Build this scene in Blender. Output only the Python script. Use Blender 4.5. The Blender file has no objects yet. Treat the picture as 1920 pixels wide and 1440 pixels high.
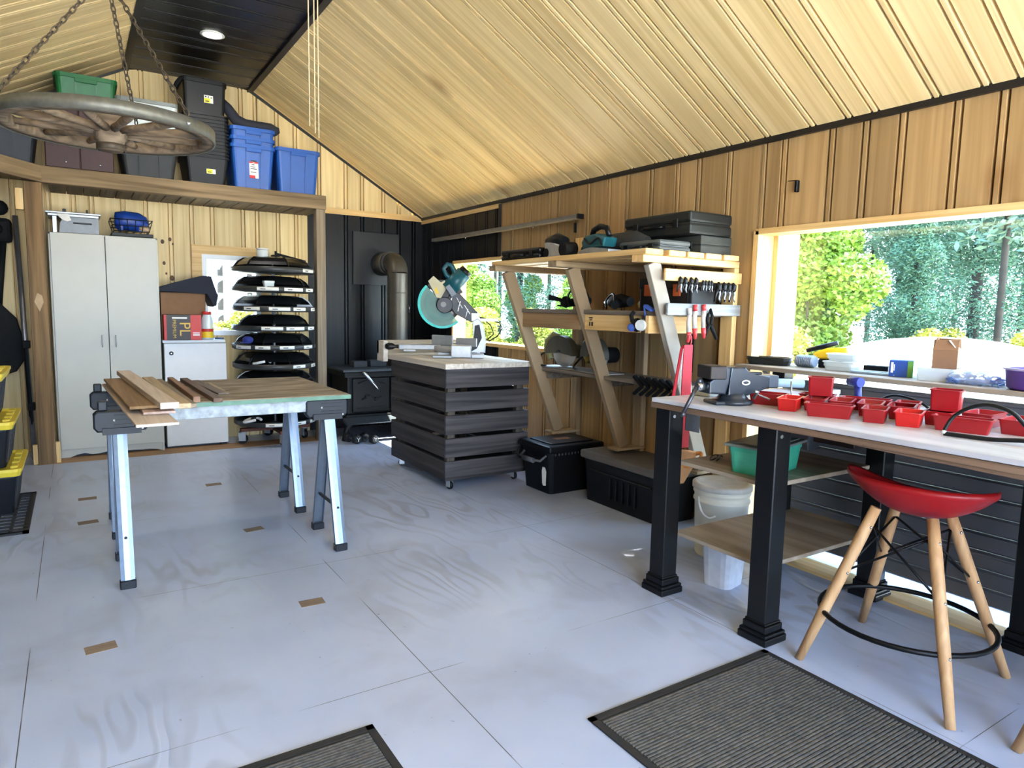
import bpy, bmesh, math, random
from mathutils import Vector as V, Matrix, Euler
PI = math.pi
SC = bpy.context.scene
COL = SC.collection
random.seed(7)

# ---------------------------------------------------------------- camera, world, sun, exposure
def look_axes(yaw, pitch, roll):
    f = V((math.sin(yaw)*math.cos(pitch), math.cos(yaw)*math.cos(pitch), -math.sin(pitch)))
    r0 = V((math.cos(yaw), -math.sin(yaw), 0)); u0 = r0.cross(f)
    r = r0*math.cos(roll) + u0*math.sin(roll)
    u = u0*math.cos(roll) - r0*math.sin(roll)
    return r, u, f
cam = bpy.data.cameras.new('camera')
cam.sensor_fit = 'HORIZONTAL'; cam.sensor_width = 36.0
cam.lens = 1274.9/1920*36.0
cam.clip_start = .05; cam.clip_end = 300
co = bpy.data.objects.new('camera', cam); COL.objects.link(co)
_r, _u, _f = look_axes(.571196, .110511, .020516)
co.matrix_world = Matrix(((_r.x, _u.x, -_f.x, 0), (_r.y, _u.y, -_f.y, 0), (_r.z, _u.z, -_f.z, 1.314), (0, 0, 0, 1)))
SC.camera = co

SC.view_settings.view_transform = 'Standard'
SC.view_settings.look = 'None'
SC.view_settings.gamma = 1.0
SC.view_settings.use_curve_mapping = False
SC.view_settings.exposure = 2.98
SC.cycles.use_denoising = True
SC.cycles.max_bounces = 10
SC.cycles.diffuse_bounces = 6
SC.cycles.glossy_bounces = 3
SC.cycles.transmission_bounces = 6
SC.cycles.transparent_max_bounces = 8
SC.cycles.sample_clamp_indirect = 6.0
SC.cycles.caustics_reflective = False
SC.cycles.caustics_refractive = False

world = bpy.data.worlds.new('sky'); SC.world = world; world.use_nodes = True
_n = world.node_tree.nodes; _l = world.node_tree.links
_bg = _n['Background']
_tc = _n.new('ShaderNodeTexCoord'); _sx = _n.new('ShaderNodeSeparateXYZ')
_rp = _n.new('ShaderNodeValToRGB')
_rp.color_ramp.elements[0].position = 0.0; _rp.color_ramp.elements[0].color = (.62, .79, 1.0, 1)
_rp.color_ramp.elements[1].position = .7; _rp.color_ramp.elements[1].color = (.38, .60, 1.0, 1)
_l.new(_tc.outputs['Generated'], _sx.inputs[0]); _l.new(_sx.outputs['Z'], _rp.inputs['Fac'])
_l.new(_rp.outputs['Color'], _bg.inputs['Color'])
_bg.inputs['Strength'].default_value = 2.3

sun = bpy.data.lights.new('sun', 'SUN'); sun.energy = 9.0; sun.angle = math.radians(.6); sun.color = (1.0, .93, .8)
so = bpy.data.objects.new('sun', sun); COL.objects.link(so)
_sd = V((1.0, -.18, 1.75)).normalized()          # towards the sun
so.rotation_euler = _sd.to_track_quat('Z', 'Y').to_euler(); so.location = (6, -4, 8)

def portal(name, loc, rot, sx, sy):
    a = bpy.data.lights.new(name, 'AREA'); a.shape = 'RECTANGLE'; a.size = sx; a.size_y = sy
    a.cycles.is_portal = True
    o = bpy.data.objects.new(name, a); COL.objects.link(o); o.location = loc; o.rotation_euler = rot
portal('door_daylight', (.98, -2.52, 1.6), (PI/2, 0, 0), 4.3, 3.4)      # faces +y, into the room
portal('window_daylight', (3.45, 1.0, .95), (0, PI/2, 0), 1.6, 3.2)
portal('rear_window_daylight', (3.45, 5.28, 1.37), (0, PI/2, 0), .8, 2.0)

# ---------------------------------------------------------------- materials
def s(r, g, b):
    f = lambda c: (c/255/12.92) if c <= 10 else ((c/255+.055)/1.055)**2.4
    return (f(r), f(g), f(b), 1)
MATS = {}
def M(name, col, rough=.5, metal=0, var=.12, scale=18, bump=0.0, spec=.5, trans=0, coat=0, alpha=1, emit=0):
    if name in MATS: return MATS[name]
    m = bpy.data.materials.new(name); m.use_nodes = True; MATS[name] = m
    n, l = m.node_tree.nodes, m.node_tree.links
    b = n['Principled BSDF']
    b.inputs['Roughness'].default_value = rough; b.inputs['Metallic'].default_value = metal
    b.inputs['Specular IOR Level'].default_value = spec
    b.inputs['Transmission Weight'].default_value = trans
    b.inputs['Coat Weight'].default_value = coat
    b.inputs['Alpha'].default_value = alpha
    tc = n.new('ShaderNodeTexCoord'); no = n.new('ShaderNodeTexNoise')
    no.inputs['Scale'].default_value = scale; no.inputs['Detail'].default_value = 4
    l.new(tc.outputs['Object'], no.inputs['Vector'])
    r = n.new('ShaderNodeValToRGB')
    r.color_ramp.elements[0].position = .3; r.color_ramp.elements[1].position = .72
    c = col[:3]
    r.color_ramp.elements[0].color = (*[x*(1-var) for x in c], 1)
    r.color_ramp.elements[1].color = (*[min(1, x*(1+var)) for x in c], 1)
    l.new(no.outputs['Fac'], r.inputs['Fac']); l.new(r.outputs['Color'], b.inputs['Base Color'])
    if bump:
        bp = n.new('ShaderNodeBump'); bp.inputs['Strength'].default_value = bump; bp.inputs['Distance'].default_value = .01
        l.new(no.outputs['Fac'], bp.inputs['Height']); l.new(bp.outputs['Normal'], b.inputs['Normal'])
    if emit:
        b.inputs['Emission Color'].default_value = col; b.inputs['Emission Strength'].default_value = emit
    return m
def wood(name, ca, cb, axis='y', scale=9, stretch=14, rough=.6, bump=.15, tint=0, knots=0, knot_col=(.05, .02, .008)):
    """streaky grain running along one axis of the object"""
    if name in MATS: return MATS[name]
    m = bpy.data.materials.new(name); m.use_nodes = True; MATS[name] = m
    n, l = m.node_tree.nodes, m.node_tree.links
    b = n['Principled BSDF']; b.inputs['Roughness'].default_value = rough; b.inputs['Specular IOR Level'].default_value = .3
    tc = n.new('ShaderNodeTexCoord'); mp = n.new('ShaderNodeMapping')
    sc = [scale/stretch**.5*.5 if c in axis else scale*stretch**.5 for c in 'xyz']
    mp.inputs['Scale'].default_value = sc
    l.new(tc.outputs['Object'], mp.inputs['Vector'])
    no = n.new('ShaderNodeTexNoise'); no.inputs['Scale'].default_value = 1; no.inputs['Detail'].default_value = 5
    no.inputs['Distortion'].default_value = .6
    l.new(mp.outputs['Vector'], no.inputs['Vector'])
    r = n.new('ShaderNodeValToRGB'); r.color_ramp.elements[0].position = .32; r.color_ramp.elements[1].position = .68
    r.color_ramp.elements[0].color = ca; r.color_ramp.elements[1].color = cb
    l.new(no.outputs['Fac'], r.inputs['Fac'])
    out = r.outputs['Color']
    if knots:
        vo = n.new('ShaderNodeTexVoronoi'); vo.inputs['Scale'].default_value = knots
        m2 = n.new('ShaderNodeMapping'); sk = [.55 if c in axis else 1.0 for c in 'xyz']; m2.inputs['Scale'].default_value = sk
        l.new(tc.outputs['Object'], m2.inputs['Vector']); l.new(m2.outputs['Vector'], vo.inputs['Vector'])
        kr = n.new('ShaderNodeValToRGB'); kr.color_ramp.elements[0].position = .03; kr.color_ramp.elements[1].position = .12
        kr.color_ramp.elements[0].color = (1, 1, 1, 1); kr.color_ramp.elements[1].color = (0, 0, 0, 1)
        l.new(vo.outputs['Distance'], kr.inputs['Fac'])
        kf = n.new('ShaderNodeMath'); kf.operation = 'MULTIPLY'; kf.inputs[1].default_value = .6
        l.new(kr.outputs['Color'], kf.inputs[0])
        mx = n.new('ShaderNodeMixRGB'); mx.inputs['Color2'].default_value = (*knot_col, 1)
        l.new(kf.outputs[0], mx.inputs['Fac']); l.new(out, mx.inputs['Color1']); out = mx.outputs['Color']
    if tint:
        at = n.new('ShaderNodeAttribute'); at.attribute_name = 'tint'
        ml = n.new('ShaderNodeMapRange'); ml.inputs['To Min'].default_value = 1-tint; ml.inputs['To Max'].default_value = 1+tint
        l.new(at.outputs['Fac'], ml.inputs['Value'])
        vm = n.new('ShaderNodeVectorMath'); vm.operation = 'SCALE'
        l.new(out, vm.inputs[0]); l.new(ml.outputs['Result'], vm.inputs['Scale']); out = vm.outputs['Vector']
    l.new(out, b.inputs['Base Color'])
    if bump:
        bp = n.new('ShaderNodeBump'); bp.inputs['Strength'].default_value = bump; bp.inputs['Distance'].default_value = .004
        l.new(no.outputs['Fac'], bp.inputs['Height']); l.new(bp.outputs['Normal'], b.inputs['Normal'])
    return m
def glass(name, col, rough=.05, mixf=.75, clear=False):
    """thin clear plastic or pane glass: mostly see-through with a sheen"""
    if name in MATS: return MATS[name]
    m = bpy.data.materials.new(name); m.use_nodes = True; MATS[name] = m
    n, l = m.node_tree.nodes, m.node_tree.links
    b = n['Principled BSDF'] if not clear else n.new('ShaderNodeBsdfGlossy')
    b.inputs[0].default_value = col; b.inputs['Roughness'].default_value = rough
    t = n.new('ShaderNodeBsdfTransparent'); t.inputs['Color'].default_value = (*[.5+.5*x for x in col[:3]], 1)
    mx = n.new('ShaderNodeMixShader'); mx.inputs['Fac'].default_value = mixf
    l.new(b.outputs[0], mx.inputs[1]); l.new(t.outputs[0], mx.inputs[2])
    l.new(mx.outputs[0], n['Material Output'].inputs['Surface'])
    return m

# ---------------------------------------------------------------- mesh building
class G:
    def __init__(g): g.b = bmesh.new()
    def _add(g, verts, faces, smooth=False):
        vs = [g.b.verts.new(v) for v in verts]; fs = []
        for f in faces:
            try:
                q = g.b.faces.new([vs[i] for i in f]); q.smooth = smooth; fs.append(q)
            except ValueError: pass
        return vs, fs
    def box(g, lo, hi, bev=0, mat=None):
        x0, y0, z0 = lo; x1, y1, z1 = hi
        P = [(x0, y0, z0), (x1, y0, z0), (x1, y1, z0), (x0, y1, z0), (x0, y0, z1), (x1, y0, z1), (x1, y1, z1), (x0, y1, z1)]
        if mat: P = [mat @ V(p) for p in P]
        vs, fs = g._add(P, [(3, 2, 1, 0), (4, 5, 6, 7), (0, 1, 5, 4), (1, 2, 6, 5), (2, 3, 7, 6), (3, 0, 4, 7)])
        if bev:
            es = list({e for f in fs for e in f.edges})
            bmesh.ops.bevel(g.b, geom=es, offset=bev, segments=2 if bev > .004 else 1, affect='EDGES', profile=.5)
        return g
    def beam(g, p, q, w, h, up=(0, 0, 1), bev=.003):
        """a bar of w (sideways) x h (along up) from p to q"""
        p, q = V(p), V(q); d = (q-p); L = d.length; d.normalize(); up = V(up)
        sd = d.cross(up); sd.normalize(); u = sd.cross(d)
        m = Matrix(((sd.x, d.x, u.x, p.x), (sd.y, d.y, u.y, p.y), (sd.z, d.z, u.z, p.z), (0, 0, 0, 1)))
        return g.box((-w/2, 0, -h/2), (w/2, L, h/2), bev, m)
    def cyl(g, p, q, r0, r1=None, n=16, cap=True):
        r1 = r0 if r1 is None else r1
        return g.tube([p, q], [r0, r1], n, cap)
    def tube(g, path, r, n=8, cap=True, closed=False):
        P = [V(p) for p in path]; k = len(P)
        R = r if isinstance(r, (list, tuple)) else [r]*k
        rings = []; ref = None
        for i in range(k):
            a = P[(i-1) % k] if (closed or i > 0) else P[i]
            c = P[(i+1) % k] if (closed or i < k-1) else P[i]
            t = (c-a).normalized()
            if ref is None:
                ref = V((0, 0, 1)) if abs(t.z) < .9 else V((1, 0, 0))
            u = t.cross(ref); 
            if u.length < 1e-6: u = t.orthogonal()
            u.normalize(); w = u.cross(t); ref = w
            rings.append([g.b.verts.new(P[i]+(u*math.cos(2*PI*j/n)+w*math.sin(2*PI*j/n))*R[i]) for j in range(n)])
        def f(vs, sm=True):
            try: g.b.faces.new(vs).smooth = sm
            except ValueError: pass
        for i in range(k if closed else k-1):
            A, B_ = rings[i], rings[(i+1) % k]
            for j in range(n): f([A[j], A[(j+1) % n], B_[(j+1) % n], B_[j]])
        if cap and not closed: f(rings[0][::-1], False); f(rings[-1], False)
        return g
    def lathe(g, prof, c=(0, 0, 0), n=32, a0=0, a1=2*PI, mat=None, sm=True):
        """profile of (radius, height) about the z axis"""
        full = abs(a1-a0-2*PI) < 1e-6; k = n if full else n+1; rings = []
        for (r, z) in prof:
            ring = []
            for j in range(k):
                a = a0+(a1-a0)*j/n
                p = V((r*math.cos(a), r*math.sin(a), z))
                p = mat @ p if mat else p+V(c)
                ring.append(g.b.verts.new(p))
            rings.append(ring)
        for A, B_ in zip(rings, rings[1:]):
            for j in range(n):
                j2 = (j+1) % k
                try: g.b.faces.new([A[j], A[j2], B_[j2], B_[j]]).smooth = sm
                except ValueError: pass
        bmesh.ops.remove_doubles(g.b, verts=[v for r in rings for v in r], dist=1e-5)
        return g
    def prism(g, poly, a, b, axis='z', mat=None, bev=0, sm=False):
        """extrude a 2D outline from a to b along an axis"""
        def mk(p, h):
            v = {'z': (p[0], p[1], h), 'y': (p[0], h, p[1]), 'x': (h, p[0], p[1])}[axis]
            return mat @ V(v) if mat else V(v)
        n = len(poly)
        vs, fs = g._add([mk(p, a) for p in poly]+[mk(p, b) for p in poly],
               [tuple(range(n))[::-1], tuple(range(n, 2*n))]+[(i, (i+1) % n, n+(i+1) % n, n+i) for i in range(n)])
        if sm:
            for f in fs[2:]: f.smooth = True
        if bev:
            es = list({e for f in fs[:2] for e in f.edges})
            bmesh.ops.bevel(g.b, geom=es, offset=bev, segments=2, affect='EDGES', profile=.5)
        return g
    def tub(g, w, d, h, t=.82, wall=.004, r=.03, z=0, rim=.012, rim_h=.018, c=(0, 0), bottom=True):
        """open tapering bin, rounded corners: outer skin, rolled rim, inner skin"""
        def ring(W, D, Z, rr):
            pts = []
            for (sx, sy, a) in ((1, 1, 0), (-1, 1, 90), (-1, -1, 180), (1, -1, 270)):
                for q in range(4):
                    an = math.radians(a+q*30)
                    pts.append(g.b.verts.new((c[0]+sx*(W/2-rr)+rr*math.cos(an), c[1]+sy*(D/2-rr)+rr*math.sin(an), z+Z)))
            return pts
        rs = [ring(w*t, d*t, 0, r*.8), ring(w, d, h-rim_h, r), ring(w+2*rim, d+2*rim, h-rim_h, r+rim), ring(w+2*rim, d+2*rim, h, r+rim),
              ring(w-2*wall, d-2*wall, h, r), ring(w*t-2*wall, d*t-2*wall, wall*1.5, r*.8)]
        for A, B_ in zip(rs, rs[1:]):
            for j in range(16):
                f = g.b.faces.new([A[j], A[(j+1) % 16], B_[(j+1) % 16], B_[j]])
        g.b.faces.new(rs[0][::-1]); g.b.faces.new(rs[-1])
        return g
    def sphere(g, c, r, n=16, sc=(1, 1, 1)):
        m = Matrix.Translation(V(c)) @ Matrix.Diagonal((*[r*x for x in sc], 1))
        res = bmesh.ops.create_uvsphere(g.b, u_segments=n, v_segments=max(6, n//2), radius=1, matrix=m)
        for v in res['verts']:
            for f in v.link_faces: f.smooth = True
        return g
    def xf(g, m):
        bmesh.ops.transform(g.b, matrix=m, verts=g.b.verts[:]); return g

def mesh_of(name, g, mat, shift=None):
    bmesh.ops.recalc_face_normals(g.b, faces=g.b.faces[:])
    if shift is not None: bmesh.ops.translate(g.b, vec=-V(shift), verts=g.b.verts[:])
    me = bpy.data.meshes.new(name); g.b.to_mesh(me); g.b.free()
    me.materials.append(mat); return me
def thing(name, label, cat, loc=(0, 0, 0), rz=0, group=None):
    o = bpy.data.objects.new(name, None); COL.objects.link(o)
    o.location = loc; o.rotation_euler = (0, 0, rz); o.empty_display_size = .05
    o['label'] = label; o['category'] = cat
    if group: o['group'] = group
    return o
def part(name, g, mat, parent, label=None, kind=None):
    o = bpy.data.objects.new(name, mesh_of(name, g, mat)); COL.objects.link(o)
    o.parent = parent
    if label: o['label'] = label
    if kind: o['kind'] = kind
    return o
def solo(name, g, mat, label, cat, group=None, kind=None):
    xs = [v.co for v in g.b.verts]
    lo = V((min(v[i] for v in xs) for i in range(3))); hi = V((max(v[i] for v in xs) for i in range(3)))
    c = V(((lo.x+hi.x)/2, (lo.y+hi.y)/2, lo.z))
    o = bpy.data.objects.new(name, mesh_of(name, g, mat, c)); COL.objects.link(o); o.location = c
    o['label'] = label; o['category'] = cat
    if group: o['group'] = group
    if kind: o['kind'] = kind
    return o
def struct(name, g, mat, parent=None):
    o = bpy.data.objects.new(name, mesh_of(name, g, mat)); COL.objects.link(o); o.parent = parent
    if parent is None: o['kind'] = 'structure'
    return o
def dup(o, loc=None, rz=None, label=None, group=None, parent=None):
    c = o.copy(); COL.objects.link(c)
    if parent is not None: c.parent = parent
    if loc is not None: c.location = loc
    if rz is not None: c.rotation_euler = (0, 0, rz)
    if label: c['label'] = label
    if group: c['group'] = group
    for ch in o.children: dup(ch, parent=c)
    return c
def text(name, body, size, mat, parent, loc, rot, depth=.0015):
    cu = bpy.data.curves.new(name, 'FONT'); cu.body = body; cu.size = size; cu.extrude = depth
    cu.align_x = 'CENTER'; cu.align_y = 'CENTER'
    cu.materials.append(mat)
    tmp = bpy.data.objects.new(name, cu); COL.objects.link(tmp)
    me = bpy.data.meshes.new_from_object(tmp); bpy.data.objects.remove(tmp); bpy.data.curves.remove(cu)
    if not me.materials: me.materials.append(mat)
    o = bpy.data.objects.new(name, me); COL.objects.link(o); o.parent = parent
    o.location = loc; o.rotation_euler = rot
    return o
def sp(pts, k=5, closed=False):
    """a smooth curve through the points"""
    P = [V(p) for p in pts]; n = len(P); out = []
    for i in range(n if closed else n-1):
        g_ = (lambda j: P[j % n]) if closed else (lambda j: P[min(max(j, 0), n-1)])
        a, b, c, d = g_(i-1), g_(i), g_(i+1), g_(i+2)
        for q in range(k):
            t = q/k
            out.append(.5*((2*b)+(c-a)*t+(2*a-5*b+4*c-d)*t*t+(3*b-a-3*c+d)*t**3))
    if not closed: out.append(P[-1])
    return out
RZ = lambda a: Matrix.Rotation(a, 4, 'Z')
RX = lambda a: Matrix.Rotation(a, 4, 'X')
RY = lambda a: Matrix.Rotation(a, 4, 'Y')
T = lambda *p: Matrix.Translation(V(p))

pine = wood('pine_boards', s(208, 180, 126), s(232, 208, 156), 'z', 7, 16, .5, .1, tint=.1, knots=1.6, knot_col=(.2, .09, .03))
pine_x = wood('pine_ceiling_boards', s(206, 178, 124), s(234, 210, 158), 'xz', 6, 22, .42, .1, tint=.1, knots=1.5, knot_col=(.25, .12, .04))
pine_y = wood('fresh_pine_along', s(206, 164, 100), s(232, 198, 140), 'y', 9, 16, .5, .1)
pine_z = wood('fresh_pine_upright', s(206, 164, 100), s(232, 198, 140), 'z', 9, 16, .5, .1)
black_w = wood('black_stained_boards', s(9, 9, 10), s(19, 19, 21), 'z', 8, 16, .4, .25, tint=.25)
black_x = wood('black_ceiling_boards', s(8, 7, 7), s(16, 14, 14), 'x', 8, 16, .35, .2, tint=.2)
black = M('black_plastic', s(13, 13, 14), .42, spec=.3)
black_m = M('black_metal', s(15, 15, 16), .45, .3, spec=.3)
blackmatte = M('black_matte', s(12, 12, 12), .75, spec=.25)
chrome = M('bright_steel', s(190, 192, 195), .25, .9, .05)
alu = M('cast_aluminium', s(176, 178, 180), .42, .55, .08, 30)
pine_shaded = wood('pine_boards_shaded', s(152, 120, 78), s(178, 146, 101), 'z', 7, 16, .5, .1, tint=.16, knots=1.6, knot_col=(.2, .09, .03))  # same pine, the right wall's dimness put into a darker colour
white = M('white_melamine', s(210, 208, 200), .4, var=.03)
# ---------------------------------------------------------------- the room
W, D, Y0 = 3.313, 7.068, -2.4
XL, EAVE, RIDGE, RL, RR = -1.358, 2.278, 3.335, .468, 1.49
def profile(a, b, seed, joint=True):
    """face profile of random-width boards with a bead between two grooves: (u, depth, board tint)"""
    rnd = random.Random(seed); u = a-rnd.random()*.1; out = [(a, 0, rnd.random())]
    while u < b:
        w = rnd.choice((.085, .13, .15, .19, .23)); t = rnd.random(); u += w
        for du, d in ((0, 0), (.0035, -.026), (.0115, -.026), (.015, .001), (.033, .001), (.0365, -.026), (.0445, -.026), (.048, 0)):
            if a < u+du < b: out.append((u+du, d, t))
        u += .048
    out.append((b, 0, .5)); return out
def panel(name, mat, prof, a, b, lo, hi, place, parent=None):
    fl = lo if callable(lo) else (lambda u: lo); fh = hi if callable(hi) else (lambda u: hi)
    pts = [(u, d, t) for (u, d, t) in prof if a < u < b]
    t0 = pts[0][2] if pts else .5
    pts = [(a, 0, t0)]+pts+[(b, 0, t0)]
    me = bpy.data.meshes.new(name); vs = []; fs = []; ts = []
    for i in range(len(pts)-1):
        (u0, d0, _), (u1, d1, t) = pts[i], pts[i+1]
        k = len(vs)
        vs += [place(u0, fl(u0), d0), place(u1, fl(u1), d1), place(u1, fh(u1), d1), place(u0, fh(u0), d0)]
        fs.append((k, k+1, k+2, k+3)); ts += [t]*4
    me.from_pydata(vs, [], fs); me.materials.append(mat)
    at = me.attributes.new('tint', 'FLOAT', 'POINT')
    for i, t in enumerate(ts): at.data[i].value = t
    me.update()
    o = bpy.data.objects.new(name, me); COL.objects.link(o); o.parent = parent
    if parent is None: o['kind'] = 'structure'
    return o

# floor: painted plywood, sheet seams, worn grain swirls
def floor_mat():
    m = bpy.data.materials.new('painted_plywood_floor'); m.use_nodes = True
    n, l = m.node_tree.nodes, m.node_tree.links
    b = n['Principled BSDF']; b.inputs['Specular IOR Level'].default_value = .45
    tc = n.new('ShaderNodeTexCoord')
    def noise(scale, det=4, dist=0, vec=None):
        q = n.new('ShaderNodeTexNoise'); q.inputs['Scale'].default_value = scale; q.inputs['Detail'].default_value = det; q.inputs['Distortion'].default_value = dist
        l.new(vec or tc.outputs['Object'], q.inputs['Vector']); return q.outputs['Fac']
    def ramp(fac, p0, p1, c0, c1):
        r = n.new('ShaderNodeValToRGB'); r.color_ramp.elements[0].position = p0; r.color_ramp.elements[1].position = p1
        r.color_ramp.elements[0].color = c0; r.color_ramp.elements[1].color = c1; l.new(fac, r.inputs['Fac']); return r.outputs['Color']
    def mix(f, a, c):
        x = n.new('ShaderNodeMixRGB')
        if isinstance(f, float): x.inputs['Fac'].default_value = f
        else: l.new(f, x.inputs['Fac'])
        l.new(a, x.inputs['Color1'])
        if isinstance(c, tuple): x.inputs['Color2'].default_value = c
        else: l.new(c, x.inputs['Color2'])
        return x.outputs['Color']
    base = ramp(noise(.9, 5), .3, .7, s(166, 177, 202), s(191, 202, 226))
    dirt = ramp(noise(2.4, 12, .3), .52, .82, (0, 0, 0, 1), (1, 1, 1, 1))
    dm = n.new('ShaderNodeMath'); dm.operation = 'MULTIPLY'; dm.inputs[1].default_value = .38; l.new(dirt, dm.inputs[0])
    base = mix(dm.outputs[0], base, s(120, 112, 106))
    spk = ramp(noise(38, 2), .73, .77, (0, 0, 0, 1), (1, 1, 1, 1))
    sm = n.new('ShaderNodeMath'); sm.operation = 'MULTIPLY'; sm.inputs[1].default_value = .4; l.new(spk, sm.inputs[0])
    base = mix(sm.outputs[0], base, s(70, 66, 66))
    # plywood growth rings, worn through in patches
    mp = n.new('ShaderNodeMapping'); mp.inputs['Scale'].default_value = (1.9, .55, 1); l.new(tc.outputs['Object'], mp.inputs['Vector'])
    ring = noise(1.0, 3.0, .25, mp.outputs['Vector'])
    rm = n.new('ShaderNodeMath'); rm.operation = 'MULTIPLY'; rm.inputs[1].default_value = 95; l.new(ring, rm.inputs[0])
    rs_ = n.new('ShaderNodeMath'); rs_.operation = 'SINE'; l.new(rm.outputs[0], rs_.inputs[0])
    rings = ramp(rs_.outputs[0], -.2, 1.0, (0, 0, 0, 1), (1, 1, 1, 1))
    patch = ramp(noise(.8, 3), .46, .66, (0, 0, 0, 1), (1, 1, 1, 1))
    pm = n.new('ShaderNodeMath'); pm.operation = 'MULTIPLY'; l.new(rings, pm.inputs[0]); l.new(patch, pm.inputs[1])
    pf = n.new('ShaderNodeMath'); pf.operation = 'MULTIPLY'; pf.inputs[1].default_value = .4; l.new(pm.outputs[0], pf.inputs[0])
    base = mix(pf.outputs[0], base, s(118, 114, 112))
    # seams of the 1.22 m sheets
    sp = n.new('ShaderNodeSeparateXYZ'); l.new(tc.outputs['Object'], sp.inputs[0])
    def line(sock, off, period, w):
        a = n.new('ShaderNodeMath'); a.operation = 'ADD'; a.inputs[1].default_value = off; l.new(sock, a.inputs[0])
        p = n.new('ShaderNodeMath'); p.operation = 'PINGPONG'; p.inputs[1].default_value = period/2; l.new(a.outputs[0], p.inputs[0])
        c = n.new('ShaderNodeMath'); c.operation = 'LESS_THAN'; c.inputs[1].default_value = w; l.new(p.outputs[0], c.inputs[0]); return c.outputs[0]
    sx = line(sp.outputs['X'], -.98+12.2, 1.225, .0015)
    sy = line(sp.outputs['Y'], -2.11+12.2, 1.22, .0012)
    mxm = n.new('ShaderNodeMath'); mxm.operation = 'MAXIMUM'; l.new(sx, mxm.inputs[0]); l.new(sy, mxm.inputs[1])
    brk = ramp(noise(1.7, 2), .42, .5, (0, 0, 0, 1), (1, 1, 1, 1))
    sq = n.new('ShaderNodeMath'); sq.operation = 'MULTIPLY'; l.new(mxm.outputs[0], sq.inputs[0]); l.new(brk, sq.inputs[1])
    base = mix(sq.outputs[0], base, s(74, 70, 70))
    l.new(base, b.inputs['Base Color'])
    b.inputs['Roughness'].default_value = .29
    bp = n.new('ShaderNodeBump'); bp.inputs['Strength'].default_value = .3; bp.inputs['Distance'].default_value = .006
    l.new(pm.outputs[0], bp.inputs['Height']); l.new(bp.outputs['Normal'], b.inputs['Normal'])
    return m
g = G().box((XL-.1, Y0-.2, -.12), (W+.18, D+.1, 0))
floor = struct('floor', g, floor_mat())
plug = wood('bare_plywood', s(116, 101, 88), s(146, 127, 108), 'x', 22, 8, .7)
for (x, y, rz) in ((.03, 2.9, .1), (.833, 2.9, -.05), (.797, 5.22, 0), (.02, 5.22, 0), (.015, 4.65, .1), (.83, 4.05, .12)):
    o = struct('wood_patch', G().box((-.052, -.034, 0), (.052, .034, .0015), mat=T(x, y, 0) @ RZ(rz)), plug, floor)
bare = wood('bare_floor_edge', s(150, 116, 84), s(176, 142, 106), 'x', 8, 10, .7)
struct('bare_strip', G().box((-.3, 6.47, 0), (2.03, 6.72, .002)), bare, floor)

# ceiling: two pine slopes and the black flat between them
pc = profile(Y0-.1, D, 11)
slope = (RIDGE-EAVE)/(W-RR)
sl_l = .533; EAVE_L = RIDGE-(RL-XL)*sl_l
nR = V((slope, 0, 1)).normalized()
def on_right(u, v, d): x = RR+(W+.02-RR)*v; return (x-nR.x*0+nR.x*(-d)*1, u, RIDGE-(x-RR)*slope+nR.z*(-d))
def on_left(u, v, d): x = RL-(RL-XL+.02)*v; return (x-nR.x*(-d), u, RIDGE-(RL-x)*sl_l+nR.z*(-d))
ceiling = panel('ceiling', pine_x, pc, Y0-.1, D, 0, 1, on_right)
panel('ceiling_left', pine_x, profile(Y0-.1, D, 12), Y0-.1, D, 0, 1, on_left)
panel('ceiling_ridge', black_x, profile(Y0-.1, D, 13), Y0-.1, D, 0, 1, lambda u, v, d: (RL+(RR-RL)*v, u, RIDGE-d))
g = G().box((XL-.1, Y0-.15, RIDGE+.02), (W+.1, D+.1, RIDGE+.08))
struct('ceiling_roof', g, blackmatte)
blk = M('black_trim', s(24, 20, 18), .5)
struct('trim_1', G().beam((W-.012, Y0, EAVE+.002), (W-.012, D, EAVE+.002), .024, .034, bev=0), blk)
struct('trim_2', G().beam((W-.01, D-.012, EAVE+.004), (RR, D-.012, RIDGE-.008), .024, .022, bev=0), blk)
struct('trim_3', G().beam((XL, D-.012, EAVE_L+.004), (RL, D-.012, RIDGE-.008), .024, .022, bev=0), blk)
struct('trim_4', G().beam((RR+.006, Y0, RIDGE-.012), (RR+.006, D, RIDGE-.012), .05, .024, bev=0), blk)
struct('trim_5', G().beam((RL-.006, Y0, RIDGE-.012), (RL-.006, D, RIDGE-.012), .05, .024, bev=0), blk)

# right wall: boards, a big opening with the sill shelf, a smaller window further back
pr = profile(Y0, D, 21)
wall_r = lambda u, v, d: (W-d, u, v)
WY1, WZ1 = 2.592, 1.782            # big opening: up to this y, up to this z
V0, V1, VZ0, VZ1 = 4.255, 6.315, .965, 1.775
YB = 5.40                          # black boards from here to the corner
wr = bpy.data.objects.new('wall_right', None); COL.objects.link(wr); wr['kind'] = 'structure'
panel('upper_boards', pine_shaded, pr, Y0, WY1, WZ1, EAVE, wall_r, wr)
panel('boards', pine_shaded, pr, WY1, V0, 0, EAVE, wall_r, wr)
panel('boards_over_window', pine_shaded, pr, V0, YB, VZ1, EAVE, wall_r, wr)
panel('boards_under_window', pine_shaded, pr, V0, YB, 0, VZ0, wall_r, wr)
panel('black_boards_over_window', black_w, pr, YB, V1, VZ1, EAVE-.05, wall_r, wr)
panel('black_boards_under_window', black_w, pr, YB, V1, 0, VZ0, wall_r, wr)
panel('black_boards', black_w, pr, V1, D, 0, EAVE-.05, wall_r, wr)
struct('top_board', G().box((W-.016, YB, EAVE-.055), (W, D, EAVE-.015)), pine_y, wr)
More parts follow.
